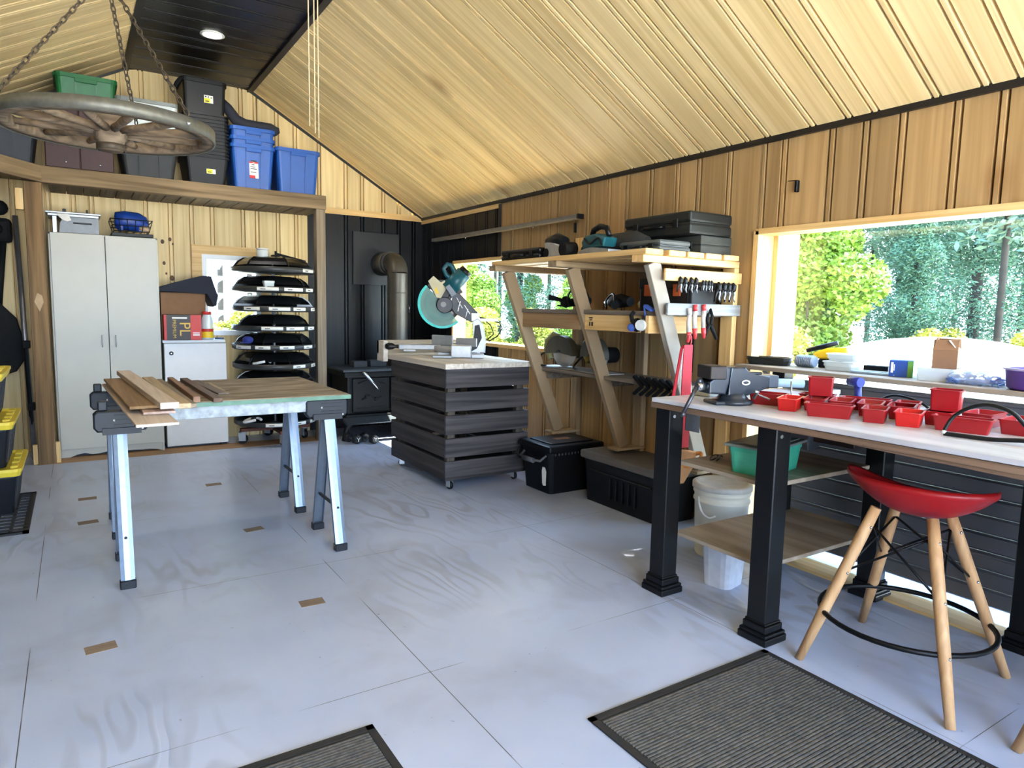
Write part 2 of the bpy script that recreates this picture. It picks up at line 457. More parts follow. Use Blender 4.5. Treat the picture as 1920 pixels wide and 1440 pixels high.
struct('outer_sheathing', G().box((W+.04, WY1, 0), (W+.12, V0, EAVE+.3)).box((W+.04, V1, 0), (W+.12, D+.1, EAVE+.3)).box((W+.04, V0, VZ1), (W+.12, V1, EAVE+.3)).box((W+.04, V0, 0), (W+.12, V1, VZ0)).box((W+.04, Y0, WZ1), (W+.12, WY1, EAVE+.3)), pine, wr)
struct('trim_6', G().box((W-.02, YB-.012, VZ1+.01), (W+.001, YB+.012, EAVE-.02)), blk)

def frame(name, y0, y1, z0, z1, mat, sill=True, left=True):
    r = bpy.data.objects.new(name, None); COL.objects.link(r); r['kind'] = 'structure'
    t = .02
    g = G().box((W-.012, y0-t, z1-t), (W+.14, y1, z1+.012))
    struct('head', g, pine_y, r)
    struct('jamb', G().box((W-.012, y1-t, z0), (W+.14, y1+.012, z1)), pine_z, r)
    if left: struct('jamb', G().box((W-.012, y0-.012, z0), (W+.14, y0+t, z1)), pine_z, r)
    if sill: struct('sill', G().box((W-.012, y0-t, z0-.012), (W+.14, y1, z0+t)), pine_y, r)
    return r
w1 = frame('window_1', -1.2, WY1, 0, WZ1, pine_z, sill=False)
w2 = frame('window_2', V0, V1, VZ0, VZ1, pine_z)
pane = glass('window_glass', (.9, .97, .95, 1), .02, .96, True)
struct('glass_pane', G().box((W+.31, -1.2, .1), (W+.316, WY1-.03, WZ1-.02)), pane, w1)
struct('stop_bead', G().box((W+.13, WY1-.05, .0), (W+.33, WY1-.0, WZ1)), pine_z, w1)
struct('glass_pane', G().box((W+.09, V0+.02, VZ0+.02), (W+.096, V1-.02, VZ1-.02)), pane, w2)
# casing of the rear window on the rack side
struct('casing', G().box((W-.018, V0-.1, VZ0-.1), (W, V0+.005, VZ1+.09)), pine_z, w2)

# grey ribbed door panels that close the opening under the sill
gm = M('grey_painted_panel', s(102, 103, 108), .5, var=.04, scale=6)
g = G()
z = .055
for k, h in enumerate((.24, .24, .24, .185)):
    zz = z
    for j in range(3):
        hh = h/3
        g.prism([(W+.005, zz+.004), (W-.006, zz+.012), (W-.006, zz+hh-.008), (W+.005, zz+hh), (W+.03, zz+hh), (W+.03, zz+.004)], -1.2, 2.36, 'y')
        zz += hh
    g.prism([(W-.006, zz-.02), (W-.016, zz-.014), (W-.016, zz-.006), (W-.006, zz)], -1.2, 2.36, 'y')
    z += h
door = struct('door_1', g, gm)
struct('trim_7', G().box((W-.2, -1.2, 0), (W-.04, 2.3, .012)), pine_y)

# back wall
pb = profile(XL, D, 31)
wall_b = lambda u, v, d: (u, D-d, v)
def gable(u):
    if u < RL: return EAVE_L+(u-XL)*sl_l
    if u > RR: return EAVE+(W-u)*slope
    return RIDGE
wb = bpy.data.objects.new('wall_back', None); COL.objects.link(wb); wb['kind'] = 'structure'
BX0, BX1, BZ0, BZ1 = 1.03, 1.56, 1.0, 1.765
PX = 2.03
panel('boards', pine, pb, XL, BX0, 0, gable, wall_b, wb)
panel('boards_under_window', pine, pb, BX0, BX1, 0, BZ0, wall_b, wb)
panel('boards_over_window', pine, pb, BX0, BX1, BZ1, gable, wall_b, wb)
panel('middle_boards', pine, pb, BX1, PX, 0, gable, wall_b, wb)
panel('gable_boards', pine, pb, PX, W, 2.27, gable, wall_b, wb)
panel('black_boards', black_w, pb, PX, W, 0, 2.25, wall_b, wb)
struct('ledger_board', G().box((PX, D-.014, 2.25), (W, D, 2.31)), wood('fresh_pine_across', s(206, 164, 100), s(232, 198, 140), 'x', 9, 16, .5, .1), wb)
w3 = bpy.data.objects.new('window_3', None); COL.objects.link(w3); w3['kind'] = 'structure'
px_ = MATS['fresh_pine_across']
struct('casing', G().box((BX0-.085, D-.02, BZ1), (BX1+.085, D, BZ1+.085)).box((BX0-.085, D-.02, BZ0-.02), (BX0, D, BZ1)).box((BX1, D-.02, BZ0-.02), (BX1+.085, D, BZ1)), px_, w3)
wf = M('white_vinyl', s(225, 228, 230), .35, var=.02)
struct('sash', G().box((BX0, D-.01, BZ0), (BX0+.045, D+.09, BZ1)).box((BX1-.045, D-.01, BZ0), (BX1, D+.09, BZ1)).box((BX0+.045, D-.008, BZ1-.045), (BX1-.045, D+.088, BZ1)).box((BX0+.045, D-.008, BZ0), (BX1-.045, D+.088, BZ0+.045)), wf, w3)
struct('glass_pane', G().box((BX0+.04, D+.04, BZ0+.04), (BX1-.04, D+.046, BZ1-.04)), pane, w3)
sh = blackmatte
struct('outer_sheathing', G().box((XL-.1, D+.03, 0), (BX0, D+.1, 3.4)).box((BX1, D+.03, 0), (W+.12, D+.1, 3.4)).box((BX0, D+.03, 0), (BX1, D+.1, BZ0)).box((BX0, D+.03, BZ1), (BX1, D+.1, 3.4)), sh, wb)

# left wall and the front with its wide open bay door (behind the camera)
panel('wall_left', black_w, profile(Y0, D, 41), Y0, D, 0, EAVE_L, lambda u, v, d: (XL+d, u, v))  # unseen wall, made black to cut its bounce onto the right wall
struct('wall_left_sheathing', G().box((XL-.1, Y0-.1, 0), (XL-.03, D+.1, EAVE+.1)), sh)
g = G().box((XL-.1, Y0-.12, 0), (XL+.25, Y0, 2.45)).box((3.1, Y0-.12, 0), (W+.1, Y0, 2.45))
struct('wall_front', g, pine)
ground = M('sandy_ground', s(206, 200, 184), .9, var=.25, scale=1.5)
struct('ground', G().box((-40, -45, -.5), (60, 60, -.16)), ground)

knotm = M('dark_knot', s(92, 62, 36), .6, var=.25, scale=30)
for (x, z, r) in ((.705, 1.858, .018), (.768, 1.883, .015), (.79, 1.842, .009), (.712, 1.664, .015), (.728, 1.57, .01), (.775, 1.53, .022)):
    struct('knot', G().lathe([(0, 0), (r*.7, -.0006), (r, .0005), (r, .004)], n=14, mat=T(x, D-.0022, z) @ RX(PI/2) @ Matrix.Diagonal((.85, 1.15, -1, 1))), knotm, wb)
# ---------------------------------------------------------------- storage loft at the back
beamw = wood('weathered_beam', s(92, 76, 54), s(146, 124, 94), 'x', 7, 12, .8, .35, knots=2.2)
postw = wood('weathered_post', s(100, 78, 54), s(146, 116, 80), 'z', 7, 12, .8, .35, knots=1.6)
postg = wood('grey_weathered_post', s(104, 92, 76), s(148, 132, 110), 'z', 7, 12, .85, .4)
deckw = wood('loft_deck_boards', s(88, 76, 60), s(120, 104, 82), 'y', 8, 12, .75, .2)
LZ = 2.333
t = thing('storage_loft', 'weathered timber storage loft on posts across the back of the shed', 'loft', (.9, 6.5, 0))
L = lambda x, y, z: (x-.9, y-6.5, z)
part('beam', G().prism([L(-.172, 6.476, 0)[:2], L(2.04, 6.476, 0)[:2], L(2.04, 6.566, 0)[:2], L(-.135, 6.566, 0)[:2]], 2.205, 2.332, bev=.006), beamw, t)
dl = wood('weathered_beam_left', s(92, 76, 54), s(146, 124, 94), 'xy', 7, 12, .8, .35)
part('beam', G().prism([L(-.172, 6.476, 0)[:2], L(-.135, 6.566, 0)[:2], L(-1.2, 5.213, 0)[:2], L(-1.2, 5.067, 0)[:2]], 2.205, 2.332, bev=.006), dl, t, 'diagonal beam on the left')
part('post', G().box(L(-.29, 6.476, 0), L(-.175, 6.59, 2.205), .006), postw, t)
part('post', G().box(L(1.945, 6.476, 0), L(2.032, 6.57, 2.205), .006), postg, t, 'grey weathered post')
part('knot', G().prism([(-.032, 0), (0, -.075), (.028, 0), (.02, .05), (-.01, .07)], -.0025, .002, 'y', mat=T(*L(-.228, 6.4745, 1.29))), M('pale_knot', s(176, 148, 112), .7), t, 'pale diamond knot')
part('cleat', G().box(L(-.325, 6.50, 0), L(-.292, 6.54, .16), .002), pine_z, t)
part('cleat', G().box(L(-.173, 6.50, 0), L(-.142, 6.54, .17), .002), pine_z, t)
part('cleat', G().box(L(-.345, 6.49, 1.99), L(-.293, 6.55, 2.15), .002), pine_z, t)
g = G(); x = -.13
while x < 2.03:
    g.box(L(x, 6.567, 2.206), L(min(2.035, x+.112), 7.06, 2.226), .003); x += .118
g.box(L(-.13, 6.567, 2.228), L(2.035, 7.06, 2.331))
part('deck', g, deckw, t)
part('deck', G().prism([L(-.135, 6.566, 0)[:2], L(-.135, 7.06, 0)[:2], L(-1.2, 7.06, 0)[:2], L(-1.2, 5.22, 0)[:2]], 2.285, 2.331), deckw, t)

def tote(name, label, cat, c, w, d, h, mat, rz=0, taper=.84, lid=None, lidname='lid', group=None, ribs=True, rim=.014):
    t = thing(name, label, cat, c, rz, group)
    g = G().tub(w, d, h, taper, .004, .035, rim=rim, rim_h=.03)
    part('body', g, mat, t)
    if ribs:
        g = G()
        for k in (-1, 1):
            x = k*w*.17
            g.prism([(-d*taper/2-.006, .012), (-d*taper/2, .01), (-d/2, h-.05), (-d/2-.012, h-.05)], x-.006, x+.006, 'x')
        g.box((-w*.17-.006, -d/2-.016, h-.06), (w*.17+.006, -d/2, h-.028), .003)
        part('handle_rib', g, mat, t)
    if lid:
        part(lidname, G().tub(w*.99, d*.99, .03, 1.0, .004, .03, z=h, rim=.02, rim_h=.028).box((-w*.4, -d*.4, h+.02), (w*.4, d*.4, h+.034), .006), lid, t)
    return t
navy = M('navy_black_plastic', s(26, 29, 38), .45, spec=.3)
grn = M('green_plastic', s(14, 100, 50), .42)
greyp = M('grey_black_plastic', s(36, 37, 38), .5, spec=.3)
blue = M('blue_plastic', s(30, 82, 160), .4, var=.05)
maroon = M('maroon_panel', s(56, 28, 27), .55)
clearp = glass('clear_plastic', (.72, .78, .78, 1), .2, .35)
greylid = M('translucent_grey_lid', s(118, 124, 121), .4)
tote('storage_tote', 'dark navy tote at the left end of the loft', 'tote', (-.42, 6.62, LZ), .46, .4, .3, navy)
m = thing('locker_box', 'maroon two door locker box on the loft behind the wagon wheel', 'box', (.088, 6.72, LZ))
part('carcass', G().box((-.23, -.2, 0), (.23, .2, .512), .004), maroon, m)
for k in (-1, 1):
    dr = part('door', G().box((k*.115-.112, -.214, .004), (k*.115+.112, -.2, .508), .004), maroon, m)
    kb = part('knob', G().sphere((k*.115+.02, -.218, .05), .007, 8), chrome, dr)
tote('storage_tote', 'green tote on top of the maroon locker box', 'tote', (.15, 6.71, LZ+.512), .405, .42, .212, grn, taper=.93)
tote('storage_tote', 'grey black tote on the loft under the clear lidded box', 'tote', (.575, 6.7, LZ), .43, .42, .27, greyp, lid=greyp)
tote('storage_tote', 'clear plastic box with grey lid on the loft', 'tote', (.57, 6.71, LZ+.305), .43, .42, .28, clearp, taper=.95, lid=greylid, ribs=False)
# stack of nested black tubs
lab = M('white_sticker', s(236, 236, 230), .6, var=.02)
yel = M('yellow_print', s(226, 220, 40), .6, var=.02)
drk = M('dark_print', s(40, 40, 44), .6, var=.02)
def sticker(t, y, z, tilt):
    st = part('sticker', G().box((-.036, -.0012, -.032), (.036, 0, .032), mat=T(.03, y, z) @ RX(tilt)), lab, t)
    part('yellow_field', G().box((-.034, -.002, -.03), (.012, -.0011, .006), mat=T(.03, y, z) @ RX(tilt)), yel, st)
    part('print', G().box((-.028, -.002, .013), (-.016, -.0011, .025), mat=T(.03, y, z) @ RX(tilt)).box((-.004, -.002, .010), (.002, -.0011, .026), mat=T(.03, y, z) @ RX(tilt)).box((.016, -.002, .008), (.03, -.0011, .012), mat=T(.03, y, z) @ RX(tilt)).box((.016, -.002, .016), (.03, -.0011, .020), mat=T(.03, y, z) @ RX(tilt)).box((-.026, -.0026, -.022), (.002, -.0021, -.014), mat=T(.03, y, z) @ RX(tilt)), drk, st)
N = 13
blk_t = M('black_tub_plastic', s(14, 14, 14), .48, spec=.3)
for k in range(N):
    z = LZ+k*.0292
    lb = ['black tub with yellow sticker at the bottom of the nested stack'] + ['black tub nested %s up the stack of black tubs' % w for w in
          ('second', 'third', 'fourth', 'fifth', 'sixth', 'seventh', 'eighth', 'ninth', 'tenth', 'eleventh', 'twelfth')] + ['topmost black tub of the nested stack, under the full one']
    b = thing('nested_tub', lb[k], 'tub', (1.018, 6.72, z), 0, 'nested black tubs on the loft')
    part('body', G().tub(.345, .42, .235, .84, .003, .03, rim=.013, rim_h=.016), blk_t, b)
    if k == 0: sticker(b, -.196, .12, -math.atan(.0336/.23))
b = thing('storage_tub', 'full black tub with yellow sticker on top of the nested stack', 'tub', (1.012, 6.72, LZ+12*.0292+.236), 0)
part('body', G().tub(.34, .42, .275, .93, .003, .03, rim=.012, rim_h=.03), blk_t, b)
sticker(b, -.2055, .12, -math.atan(.0147/.26))
part('load', G().box((-.15, -.18, .2), (.15, .18, .272), .03), blackmatte, b, 'black cloth filling the tub')
solo('strap_handle', G().tube([(.845, 6.5, 3.18), (.82, 6.48, 3.16), (.795, 6.47, 3.12), (.775, 6.47, 3.08)], [.012, .016, .018, .014], 8), blackmatte, 'black padded strap hanging beside the top black tub', 'strap')
# blue totes
for k, (z, lb) in enumerate(((LZ, 'lowest of three nested blue totes, with red and white label'), (LZ+.068, 'middle one of three nested blue totes'), (LZ+.15, 'uppermost of three nested blue totes, under the dark bag'))):
    b = tote('blue_tote', lb, 'tote', (1.402, 6.72, z), .36, .42, .375, blue, taper=.86, group='nested blue totes')
    if k == 0:
        a = math.atan(.03/.345); rot = T(.0, -.2005, .19) @ RX(-a)
        st = part('sticker', G().box((-.038, -.003, -.1), (.038, -.001, .1), mat=rot), lab, b)
        rd = M('red_print', s(196, 44, 48), .6, var=.02)
        part('red_field', G().box((-.038, -.004, .03), (.038, -.0028, .1), mat=rot).box((-.038, -.004, -.1), (.01, -.0028, -.075), mat=rot), rd, st)
        part('badge', G().prism([(-.03, .088), (.03, .088), (.03, .055), (0, .036), (-.03, .055)], -.005, -.0039, 'y', mat=rot), lab, st)
        part('print', G().prism([(-.03, .062), (.03, .062), (.022, .048), (0, .04), (-.022, .048)], -.006, -.0049, 'y', mat=rot).box((-.02, -.006, .066), (.02, -.0049, .07), mat=rot).box((-.018, -.006, .015), (.006, -.0028, .022), mat=rot).box((-.03, -.006, -.004), (.012, -.0028, .001), mat=rot).box((-.03, -.006, -.022), (.024, -.0028, -.016), mat=rot).box((-.03, -.006, -.05), (.02, -.0028, -.044), mat=rot), drk, st)
tote('blue_tote', 'single blue tote at the right end of the loft', 'tote', (1.795, 6.71, LZ), .385, .42, .393, blue, taper=.86)
bag = M('dark_bag_cloth', s(38, 40, 50), .8, bump=.3)
solo('duffel_roll', G().tube(sp([(1.17, 6.62, 3.07), (1.21, 6.62, 3.02), (1.28, 6.62, 2.93), (1.36, 6.62, 2.905), (1.47, 6.62, 2.905), (1.57, 6.62, 2.9), (1.63, 6.62, 2.875), (1.645, 6.62, 2.86)], 1), [.03, .045, .05, .045, .042, .048, .045, .02], 12), bag, 'long dark padded bag draped from the black tubs over the blue totes', 'bag')

# ---------------------------------------------------------------- alcove on the left: stacked totes, tools behind the post
ylid = M('yellow_plastic', s(226, 200, 62), .45, var=.05)
bk = M('black_tote_plastic', s(20, 22, 28), .42, spec=.3)
for k, (z, x, lb) in enumerate(((.012, -.535, 'black tote with yellow lid, bottom of the stack by the post'), (.298, -.56, 'black tote with yellow lid, middle of the stack by the post'), (.585, -.60, 'black tote with yellow lid, top of the stack by the post'))):
    b = thing('lidded_tote', lb, 'tote', (x, 5.28, z), 0, 'black totes with yellow lids')
    part('body', G().tub(.40, .6, .245, .86, .004, .03, rim=.004), bk, b)
    g = G()
    for k2 in range(5):
        g.prism([(.172, .02), (.196, .22), (.206, .22), (.18, .02)], -.2+k2*.1-.012, -.2+k2*.1+.012, 'y')
    part('rib', g, bk, b)
    ld = part('lid', G().tub(.45, .65, .046, .97, .02, .04, z=.238, rim=.004).box((-.2, -.3, .25), (.2, .3, .27), .01), ylid, b)
    g = G()
    for k2 in range(4): g.box((.165, -.25+k2*.14, .272), (.205, -.16+k2*.14, .29), .004)
    part('latch', g, ylid, ld)
def mat_perf():
    g = G()
    for i in range(9): g.box((-.9+i*.0775-.008, 4.6, 0), (-.9+i*.0775+.008, 5.52, .01))
    for j in range(14): g.box((-.9, 4.6+j*.0708-.008, .001), (-.28, 4.6+j*.0708+.008, .011))
    return g
solo('rubber_mat', mat_perf().box((-.9, 4.58, 0), (-.27, 4.62, .011)).box((-.30, 4.58, 0), (-.27, 5.54, .011)).box((-.9, 5.5, 0), (-.27, 5.54, .011)), M('black_rubber', s(28, 28, 30), .7), 'perforated black rubber mat under the yellow lidded totes', 'mat')
red = M('red_plastic', s(172, 26, 32), .4)
t = thing('snow_shovel', 'black snow scoop leaning in the alcove behind the totes', 'shovel', (-.62, 6.9, 0))
part('blade', G().prism([(-.25, .55), (.2, .72), (.28, .85), (.22, 1.15), (.05, 1.35), (-.25, 1.4)], -.05, .02, 'y', bev=.01), blackmatte, t)
part('handle', G().tube([(0, .02, 1.3), (.02, .05, 2.1)], .018, 8), blackmatte, t)
t = thing('spade', 'spade with red D handle behind the stacked totes', 'spade', (-.66, 6.42, 0))
part('shaft', G().tube([(-.02, 0, .1), (0, 0, 1.12)], .017, 8), red, t)
part('grip', G().tube([(0, 0, 1.12), (-.05, 0, 1.2), (-.055, 0, 1.3), (.0, 0, 1.33), (.055, 0, 1.3), (.05, 0, 1.2)], .014, 8, closed=True), red, t)
part('blade', G().prism([(-.1, .02), (.1, .02), (.11, .3), (-.11, .3)], -.01, .01, 'y', bev=.004), chrome, t)
solo('steel_pipe', G().tube([(-.375, 6.93, 1.98), (-.32, 6.62, .02)], .02, 10), M('dull_steel', s(140, 138, 140), .35, .7), 'long steel pipe leaning behind the left post', 'pipe')
solo('bar_clamp', G().beam((-.33, 6.66, .3), (-.345, 6.68, .95), .02, .03).box((-.36, 6.62, .92), (-.31, 6.7, .98), .004).box((-.35, 6.62, .42), (-.3, 6.7, .48), .004), blackmatte, 'black bar clamp hanging against the left post', 'clamp')
solo('trimmer', G().tube([(-.52, 6.93, 1.2), (-.46, 6.93, 1.78)], .022, 8).box((-.56, 6.85, 1.76), (-.4, 7.0, 1.95), .03).sphere((-.47, 6.88, 2.03), .06, 10).sphere((-.5, 6.84, 1.86), .05, 10), blackmatte, 'black engine tool hanging high in the left alcove', 'garden tool')
pale = M('pale_board', s(196, 190, 180), .7)
solo('panel_offcut', G().box((-1.2, 7.02, .9), (-.5, 7.045, 1.9), .003), pale, 'pale sheet board standing against the wall in the left alcove', 'board')

# ---------------------------------------------------------------- wagon wheel hanging on chains
wheelw = wood('old_wheel_wood', s(92, 78, 64), s(158, 138, 116), 'x', 9, 8, .85, .4)
iron = M('rusty_iron', s(92, 80, 66), .6, .55, .2, 40, .2)
WX, WY, WZ = .19, 4.07, 2.17
t = thing('wagon_wheel_chandelier', 'old wooden wagon wheel hanging flat on three rusty chains', 'chandelier', (WX, WY, WZ))
R = .475
part('iron_tyre', G().lathe([(R, -.03), (R+.008, -.03), (R+.008, .03), (R, .03), (R, -.03)], n=72), M('dull_tyre_iron', s(112, 110, 100), .5, .5, .2, 30), t)
part('felloe', G().lathe([(R-.055, -.026), (R-.0005, -.026), (R-.0005, .026), (R-.055, .026), (R-.055, -.026)], n=72), wheelw, t)
part('hub', G().lathe([(.0, -.11), (.052, -.11), (.062, -.1), (.06, -.07), (.072, -.04), (.078, 0), (.07, .04), (.055, .09), (0, .09)], n=24), wheelw, t)
part('hub_band', G().lathe([(.06, -.108), (.066, -.108), (.066, -.078), (.06, -.078)], n=24), iron, t)
for k in range(12):
    a = k*PI/6+.2
    part('spoke', G().tube([(.06, 0, -.01), (.15, 0, -.008), (.3, 0, 0), (R-.05, 0, .004)], [.021, .018, .022, .015], 8).xf(RZ(a)), wheelw, t)
def chain(g, p, q, pitch=.034, r=.0036, w=.011):
    p, q = V(p), V(q); d = q-p; n = int(d.length/pitch); d.normalize()
    s0 = d.orthogonal().normalized(); s1 = d.cross(s0)
    for i in range(n):
        c = p+d*((i+.5)*pitch); u = s0 if i % 2 else s1
        pts = [c+d*(math.cos(a)*pitch*.68)+u*(math.sin(a)*w) for a in [j*PI/4 for j in range(8)]]
        g.tube(pts, r, 5, closed=True)
    return g
apex = V((.01, -.01, .73))
for a in (1.22, 3.32, 5.4):
    e = V(((R+.01)*math.cos(a), (R+.01)*math.sin(a), .035))
    part('chain', chain(G(), e, apex), iron, t)
    part('bolt', G().sphere((e.x, e.y, -.005), .013, 8), chrome, t)
part('hook', chain(G().tube([apex, apex+V((0, 0, .05))], .007, 8), apex+V((0, 0, .03)), (apex.x, apex.y, 1.0)), iron, t)
# thin cords hanging from the ceiling
cord = M('pale_cord', s(214, 190, 150), .7)
for k, (px, zz) in enumerate(((-.021, 2.2), (.0, 2.165), (.014, 2.14))):
    solo('pull_cord', G().tube([(1.05+px, 3.5-px, zz), (1.05+px, 3.5-px, RIDGE-.005)], .0032, 6), cord,
         ('leftmost of three thin pale cords hanging from the ceiling', 'middle one of three thin pale cords hanging from the ceiling', 'rightmost and longest of three thin pale cords hanging from ceiling')[k], 'cord', 'pale ceiling cords')
# recessed lights in the black ceiling strip
glow = M('lit_diffuser', (1, .96, .9, 1), .5, var=0, emit=6)
trimw = M('white_trim_ring', s(232, 232, 228), .5, var=.02)
def potlight(x, y, label):
    t = thing('ceiling_light', label, 'light', (x, y, RIDGE))
    part('trim_ring', G().lathe([(.062, -.002), (.085, -.002), (.088, -.008), (.066, -.012), (.062, -.002)], n=32), trimw, t)
    part('diffuser', G().lathe([(0, -.004), (.063, -.004), (.063, -.001), (0, -.001)], n=32), glow, t)
    la = bpy.data.lights.new('ceiling_light_lamp', 'SPOT'); la.energy = 6; la.spot_size = 2.6; la.spot_blend = .6; la.shadow_soft_size = .06; la.color = (1, .95, .88)
    lo = bpy.data.objects.new('ceiling_light_lamp', la); COL.objects.link(lo); lo.location = (x, y, RIDGE-.03)
potlight(.968, 5.807, 'round recessed light glowing in the black ceiling strip')
# ---------------------------------------------------------------- white cabinets
cab = M('white_cabinet', s(176, 174, 163), .42, var=.03, scale=5)
t = thing('wardrobe', 'tall white two door wardrobe beside the left loft post', 'wardrobe', (.235, 6.86, 0))
part('carcass', G().box((-.39, -.2, 0), (-.374, .2, 1.849), .002).box((.374, -.2, 0), (.39, .2, 1.849), .002).box((-.39, -.2, 1.833), (.39, .2, 1.849), .002).box((-.374, .18, 0), (.374, .2, 1.833)).box((-.374, -.19, .07), (.374, .18, .085)), cab, t)
rnd = random.Random(3)
pl = [(-.374, .07)] + [(.374, .07)] + [(.374-.748*i/14, (.012+.02*rnd.random()) if i not in (13, 14, 0) else .0) for i in range(15)]
part('plinth', G().prism(pl, -.19, -.178, 'y'), cab, t, 'peeling white plinth strip')
for k in (-1, 1):
    d = part('door', G().box((k*.1895-.187, -.216, .075), (k*.1895+.187, -.2, 1.846), .002), cab, t)
    x = k*.05
    part('handle', G().tube([(x, -.216, .925), (x, -.236, .932), (x, -.24, .97), (x, -.236, 1.012), (x, -.216, 1.02)], .0045, 6), alu, d)
t = thing('small_cabinet', 'low white cabinet with round black lock beside the wardrobe', 'cabinet', (.9, 6.89, 0))
cw = M('white_cabinet_door', s(214, 215, 216), .38, var=.02)
part('carcass', G().box((-.25, -.18, .02), (.25, .17, .95), .002), cab, t)
part('top', G().box((-.262, -.21, .95), (.255, .17, .975), .004), cw, t)
d = part('door', G().box((-.25, -.205, .022), (.262, -.185, .945), .004), cw, t)
part('lock', G().cyl((-.195, -.205, .858), (-.195, -.216, .858), .018, n=20), black, d)
part('keyhole', G().cyl((-.195, -.216, .858), (-.195, -.218, .858), .005, n=10), chrome, d)
part('foot', G().box((-.25, -.18, 0), (-.2, .16, .02)), black, t); part('foot', G().box((.2, -.18, 0), (.25, .16, .02)), black, t)
# on the wardrobe
gsheet = M('grey_sheet_metal', s(120, 124, 130), .45, .2)
ZT = 1.849
t = thing('table_saw', 'grey benchtop table saw standing on top of the wardrobe', 'saw', (.05, 6.78, ZT))
part('body', G().prism([(-.13, 0), (.15, 0), (.15, .13), (-.09, .13), (-.12, .08)], -.12, .14, 'y', bev=.004), gsheet, t)
part('table', G().box((-.215, -.14, .15), (.165, .2, .165), .003).box((-.2, -.12, .13), (.15, .18, .15), .003), alu, t, 'cast table plate')
part('slot', G().box((-.03, -.123, .075), (.1, -.119, .088), .003), black, t)
part('guard', G().prism([(-.14, .15), (-.06, .15), (-.04, .1), (-.07, .09), (-.1, .1), (-.13, .13)], -.13, -.118, 'y', bev=.002), white, t, 'white guard')
part('fence_post', G().box((-.1, .02, .165), (-.075, .04, .205), .003).box((.065, .02, .165), (.078, .04, .21), .003), black, t)
part('leg', G().box((-.17, -.1, 0), (-.14, -.07, .13), .002), alu, t)
t = thing('wire_basket', 'black wire basket tray on the right of the wardrobe top', 'basket', (.435, 6.78, ZT))
g = G()
for (w, d, z) in ((.31, .3, .14), (.26, .26, .045), (.285, .28, .09)):
    g.tube([(-w/2, -d/2, z), (w/2, -d/2, z), (w/2, d/2, z), (-w/2, d/2, z)], .004, 6, closed=True)
for k in range(6):
    u = -1+k*.4
    g.tube([(u*.155, -.15, .14), (u*.13, -.13, .045), (u*.13, .13, .045), (u*.155, .15, .14)], .003, 5)
part('wires', g, black, t); part('tray', G().box((-.15, -.14, 0), (.16, .14, .03), .006), greyp, t)
tarp = M('blue_tarp', s(22, 62, 150), .45, bump=.5, scale=14, var=.25)
g = G().tube([(-.115, 0, .13), (-.1, 0, .13), (-.04, 0, .14), (.05, 0, .13), (.1, 0, .115), (.13, 0, .1)], [.05, .075, .08, .085, .07, .03], 12)
for k in (-1, 1): g.box((k*.07-.015, -.07, .045), (k*.07+.015, -.03, .1), .006)
g.xf(T(.43, 6.74, ZT))
o = solo('tarp_bundle', g, tarp, 'bundle wrapped in shiny blue sheet inside the wire basket', 'bundle')
solo('rag', G().sphere((.53, 6.68, ZT+.075), .035, 10, (1.2, .8, .8)), M('tan_rag', s(176, 150, 122), .9, bump=.4), 'crumpled tan rag in the wire basket beside the blue bundle', 'rag')
# on the small cabinet
ZC = .975
card = M('cardboard', s(138, 100, 68), .8, var=.06)
solo('cardboard_box', G().box((.645, 6.78, ZC), (1.01, 7.03, ZC+.42), .003), card, 'plain brown cardboard box on the low white cabinet', 'box')
t = thing('adhesive_carton', 'dark and red adhesive carton with gold lettering on the cabinet', 'box', (.803, 6.71, ZC))
part('carton', G().box((-.15, -.05, 0), (.15, .06, .225), .002), M('dark_brown_print', s(44, 34, 28), .5, var=.03), t)
redc = M('carton_red', s(196, 50, 42), .5, var=.03)
part('red_band', G().box((.062, -.0515, .001), (.1505, .0615, .224)), redc, t)
part('red_band', G().box((-.1505, -.0515, .001), (-.13, .0615, .224)), redc, t)
DOWN = Matrix(((0, 1, 0), (0, 0, -1), (-1, 0, 0))).to_euler()
gold = M('gold_print', s(206, 164, 58), .5, var=.03)
text('lettering', 'PL', .125, gold, t, (.012, -.0525, .1), DOWN, .0006)
text('lettering', 'PREMIUM', .04, gold, t, (-.07, -.0525, .1), DOWN, .0006)
part('print', G().box((-.085, -.053, .19), (.035, -.0515, .203)), lab, t)
part('print', G().box((.08, -.053, .04), (.135, -.0515, .052)).box((.08, -.053, .06), (.135, -.0515, .068)), lab, t)
t = thing('jar', 'clear jar with red lid and yellow label beside the adhesive carton', 'jar', (1.01, 6.72, ZC))
part('glass', G().lathe([(.0, .002), (.048, .002), (.052, .01), (.052, .17), (.046, .2), (.034, .218), (.034, .235)], n=24), clearp, t)
part('lid', G().lathe([(.0, .255), (.036, .255), (.038, .25), (.038, .228), (.034, .228)], n=24), redc, t)
part('label', G().lathe([(.0526, .02), (.0526, .085)], n=24), M('yellow_label', s(232, 196, 40), .5, var=.05), t)
part('label_band', G().lathe([(.053, .075), (.053, .1)], n=24), redc, t)
solo('marker_pen', G().cyl((1.08, 6.74, ZC+.012), (1.14, 6.69, ZC+.012), .009, n=10), M('blue_grey_pen', s(70, 90, 120), .4), 'small marker pen lying at the right end of the cabinet top', 'pen')
cl = M('dark_blue_canvas', s(26, 30, 44), .85, bump=.3)
g = G().prism([(.62, ZC+.425), (1.02, ZC+.425), (1.06, ZC+.3), (1.09, ZC+.31), (1.105, ZC+.4), (1.05, ZC+.57), (.98, ZC+.575), (.8, ZC+.52), (.62, ZC+.46)], 6.68, 7.0, 'y', bev=.012)
solo('folded_canvas', g, cl, 'folded dark blue canvas lying on the cardboard box', 'canvas')

